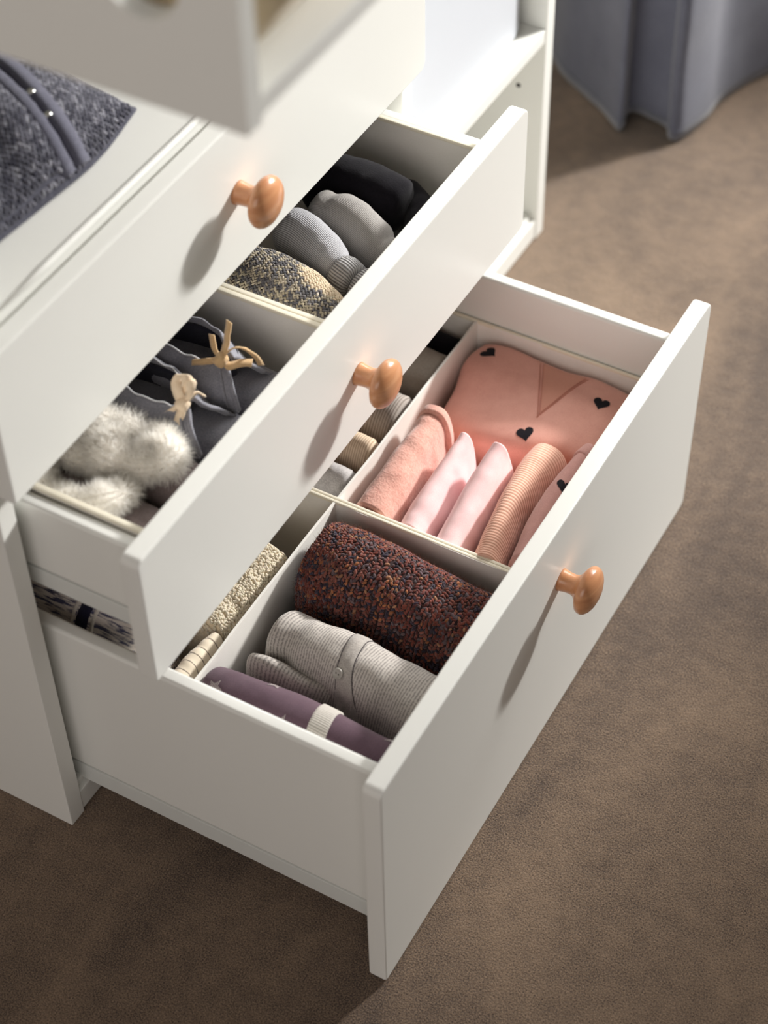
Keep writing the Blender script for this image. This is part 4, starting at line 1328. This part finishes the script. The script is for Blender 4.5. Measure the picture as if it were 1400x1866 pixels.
# ------------------------------------------------------------------ grey knit on the upper shelf
kn = thing('grey_knit_cardigan', 'charcoal grey knitted cardigan folded on the upper shelf, blurred', 'knitwear', (-0.16, 0.16, 0.542))
def knit_fn(x, y, c):
    # the front edge folds over: a valley beside the button band
    g = c[1] - 0.188 + 0.35 * (c[0] + 0.06)
    c[2] -= 0.010 * math.exp(-(g / 0.010) ** 2) * min(1, max(0, c[2] - 0.546) / 0.02)
    c[2] += 0.006 * math.exp(-((g + 0.03) / 0.02) ** 2) * min(1, max(0, c[2] - 0.546) / 0.02)
    return c
kp = Patch(b=[(-0.050, 0.012, 0.5455), (-0.046, 0.08, 0.5455), (-0.042, 0.14, 0.5455), (-0.038, 0.20, 0.5455), (-0.047, 0.266, 0.5455)],
           r=[(-0.047, 0.266, 0.5455), (-0.12, 0.272, 0.5455), (-0.22, 0.274, 0.5455), (-0.33, 0.270, 0.5455)],
           t=[(-0.34, 0.012, 0.5455), (-0.34, 0.1, 0.5455), (-0.34, 0.18, 0.5455), (-0.33, 0.270, 0.5455)],
           l=[(-0.050, 0.012, 0.5455), (-0.15, 0.012, 0.5455), (-0.25, 0.012, 0.5455), (-0.34, 0.012, 0.5455)],
           bulge=0.054, zb=0.5418, n=70, m=70, p=2.6, fn=knit_fn, amp=0.003, scale=16, seed=91)
kp.obj('knit_body', mat_fabric('charcoal_knit_base', lin(92, 92, 104), lin(66, 66, 78), 0.95, 500, 60, 0.5, 0.001), kn)
KP = [lin(84, 84, 96), lin(112, 112, 124), lin(146, 146, 156), lin(66, 66, 80)]
fr, cs = [], []
Gk = kp.G
for a in range(64):
    for b in range(64):
        fy = (a + 0.5) / 64 * 0.55 * 69
        fx = (b + 0.5 * (a % 2)) / 64 * 69
        j, i = int(fy), min(int(fx), 68)
        ty, tx = fy - j, fx - i
        p = (Gk[j, i] * (1 - tx) + Gk[j, i + 1] * tx) * (1 - ty) + (Gk[j + 1, i] * (1 - tx) + Gk[j + 1, i + 1] * tx) * ty
        dx = Gk[j, i + 1] - Gk[j, i]
        dy = Gk[j + 1, i] - Gk[j, i]
        n = np.cross(dx, dy)
        n /= np.linalg.norm(n)
        if n[2] < 0:
            n = -n
        dx /= np.linalg.norm(dx)
        s_ = 0.6 if b % 2 else -0.6
        al = -np.cross(dx, n) * math.cos(s_) + dx * math.sin(s_)
        fr.append((p + n * 0.0005, al, np.cross(n, al), n, 0.0030, 0.0019, 0.0014))
        c = random.choices(KP, (4, 4, 1.6, 3))[0]
        cs.append(c)
stitches('knit_stitches', fr, cs, M['yarn'], kn)
kv, kf, _ = kp.arrays()
kb = bvh_of(kv, kf)
M['knitband'] = mat_rib('charcoal_band', lin(104, 104, 118), lin(62, 62, 74), 0.004, 0, 0.6, 0.001, 0.3)
def band_path(off):
    pts = []
    for x, y in ((-0.150, 0.219), (-0.110, 0.207), (-0.080, 0.196), (-0.058, 0.188), (-0.044, 0.183)):
        h, nn = drop(kb, x, y + off)
        pts.append(tuple(h + Vector((0, 0, 0.003))) if h is not None else (x, y + off, 0.558))
    pts.append((-0.0385, 0.182 + off, 0.549))
    return pts
ribbon('button_band', band_path(-0.006), 0.013, M['knitband'], kn, [(0.25, 1, 0.25)] * 6, 0.0016, 40)
ribbon('button_band', band_path(0.010), 0.013, M['knitband'], kn, [(0.25, 1, -0.1)] * 6, 0.0016, 40)
for x, y in ((-0.085, 0.2035), (-0.066, 0.1955)):
    h, nn = drop(kb, x, y)
    bm = bmesh.new()
    bmesh.ops.create_uvsphere(bm, u_segments=16, v_segments=8, radius=0.0036, matrix=Matrix.Translation(h + Vector((0, 0, 0.0060))) @ Matrix.Diagonal((1, 1, 0.45, 1)))
    bm_obj('snap_button', bm, M['metal'], kn)

# ------------------------------------------------------------------ pleated cloth hanging to the carpet behind the cabinet
dc = thing('draped_cloth', 'blue grey pleated cloth hanging down to the carpet at the upper right', 'cloth', (-0.15, 1.40, 0))
path = [(-0.139, 1.206), (-0.110, 1.181), (-0.077, 1.157), (-0.050, 1.134), (-0.026, 1.116), (-0.010, 1.106), (-0.001, 1.104), (0.002, 1.112), (-0.001, 1.124), (0.006, 1.131),
        (0.022, 1.134), (0.038, 1.135), (0.048, 1.130), (0.054, 1.119), (0.061, 1.111), (0.067, 1.117), (0.071, 1.140), (0.078, 1.175), (0.083, 1.205), (0.094, 1.240), (0.110, 1.290),
        (0.132, 1.36), (0.150, 1.44), (0.140, 1.53), (0.06, 1.61), (-0.08, 1.66), (-0.24, 1.66), (-0.38, 1.60), (-0.45, 1.49), (-0.43, 1.39), (-0.34, 1.33), (-0.24, 1.275)]
pc = catmull([(x, y, 0.0) for x, y in path + [path[0]]], 260)[:-1]
n = len(pc)
V, F, UVs = [], [], []
m_ = 34
cen = np.array((-0.15, 1.40, 0))
for j in range(m_):
    t = j / (m_ - 1)
    z = 0.004 + t * 0.44
    for i in range(n):
        d = pc[i] - cen
        ln = np.linalg.norm(d)
        k = 1 - 0.10 * t - 0.02 * t * t
        rip = 0.0055 * math.sin(i * 0.155 + 1.2 * t) * (1 - 0.4 * t) + 0.007 * nz3(pc[i] + np.array((0, 0, z)), 9, 4)
        edge = 0.0
        if j == 0:
            edge = 0.0
        lift = 0.012 * max(0, nz3(pc[i], 7.0, 2.0)) * (1 - t)
        p = cen + d * k * (1 + rip / ln)
        V.append((p[0], p[1], z + lift))
        UVs.append((i * 0.006, z))
for j in range(m_ - 1):
    for i in range(n):
        F.append((j * n + i, j * n + (i + 1) % n, (j + 1) * n + (i + 1) % n, (j + 1) * n + i))
sk = obj_np('cloth_skirt', np.array(V), F, M['bluegrey'], dc, np.array(UVs))
so = sk.modifiers.new('thickness', 'SOLIDIFY')
so.thickness = 0.003
so.offset = -1
top = [V[(m_ - 1) * n + i] for i in range(n)]
tv = [(x, y, 0.442) for x, y, z in top] + [((x + 0.15) * 0.96 - 0.15, (y - 1.4) * 0.96 + 1.4, 0.455) for x, y, z in top] + [(-0.15, 1.40, 0.462)]
tf = [(i, (i + 1) % n, n + (i + 1) % n, n + i) for i in range(n)] + [(2 * n, n + i, n + (i + 1) % n) for i in range(n)]
obj_np('seat_top', np.array(tv), tf, M['bluegrey'], dc)
cord('hem_seam', [(x, y, z + 0.012) for (x, y, z) in [V[i] for i in range(0, 130, 5)]], 0.0008, M['bluegrey'], dc, 130, 6)
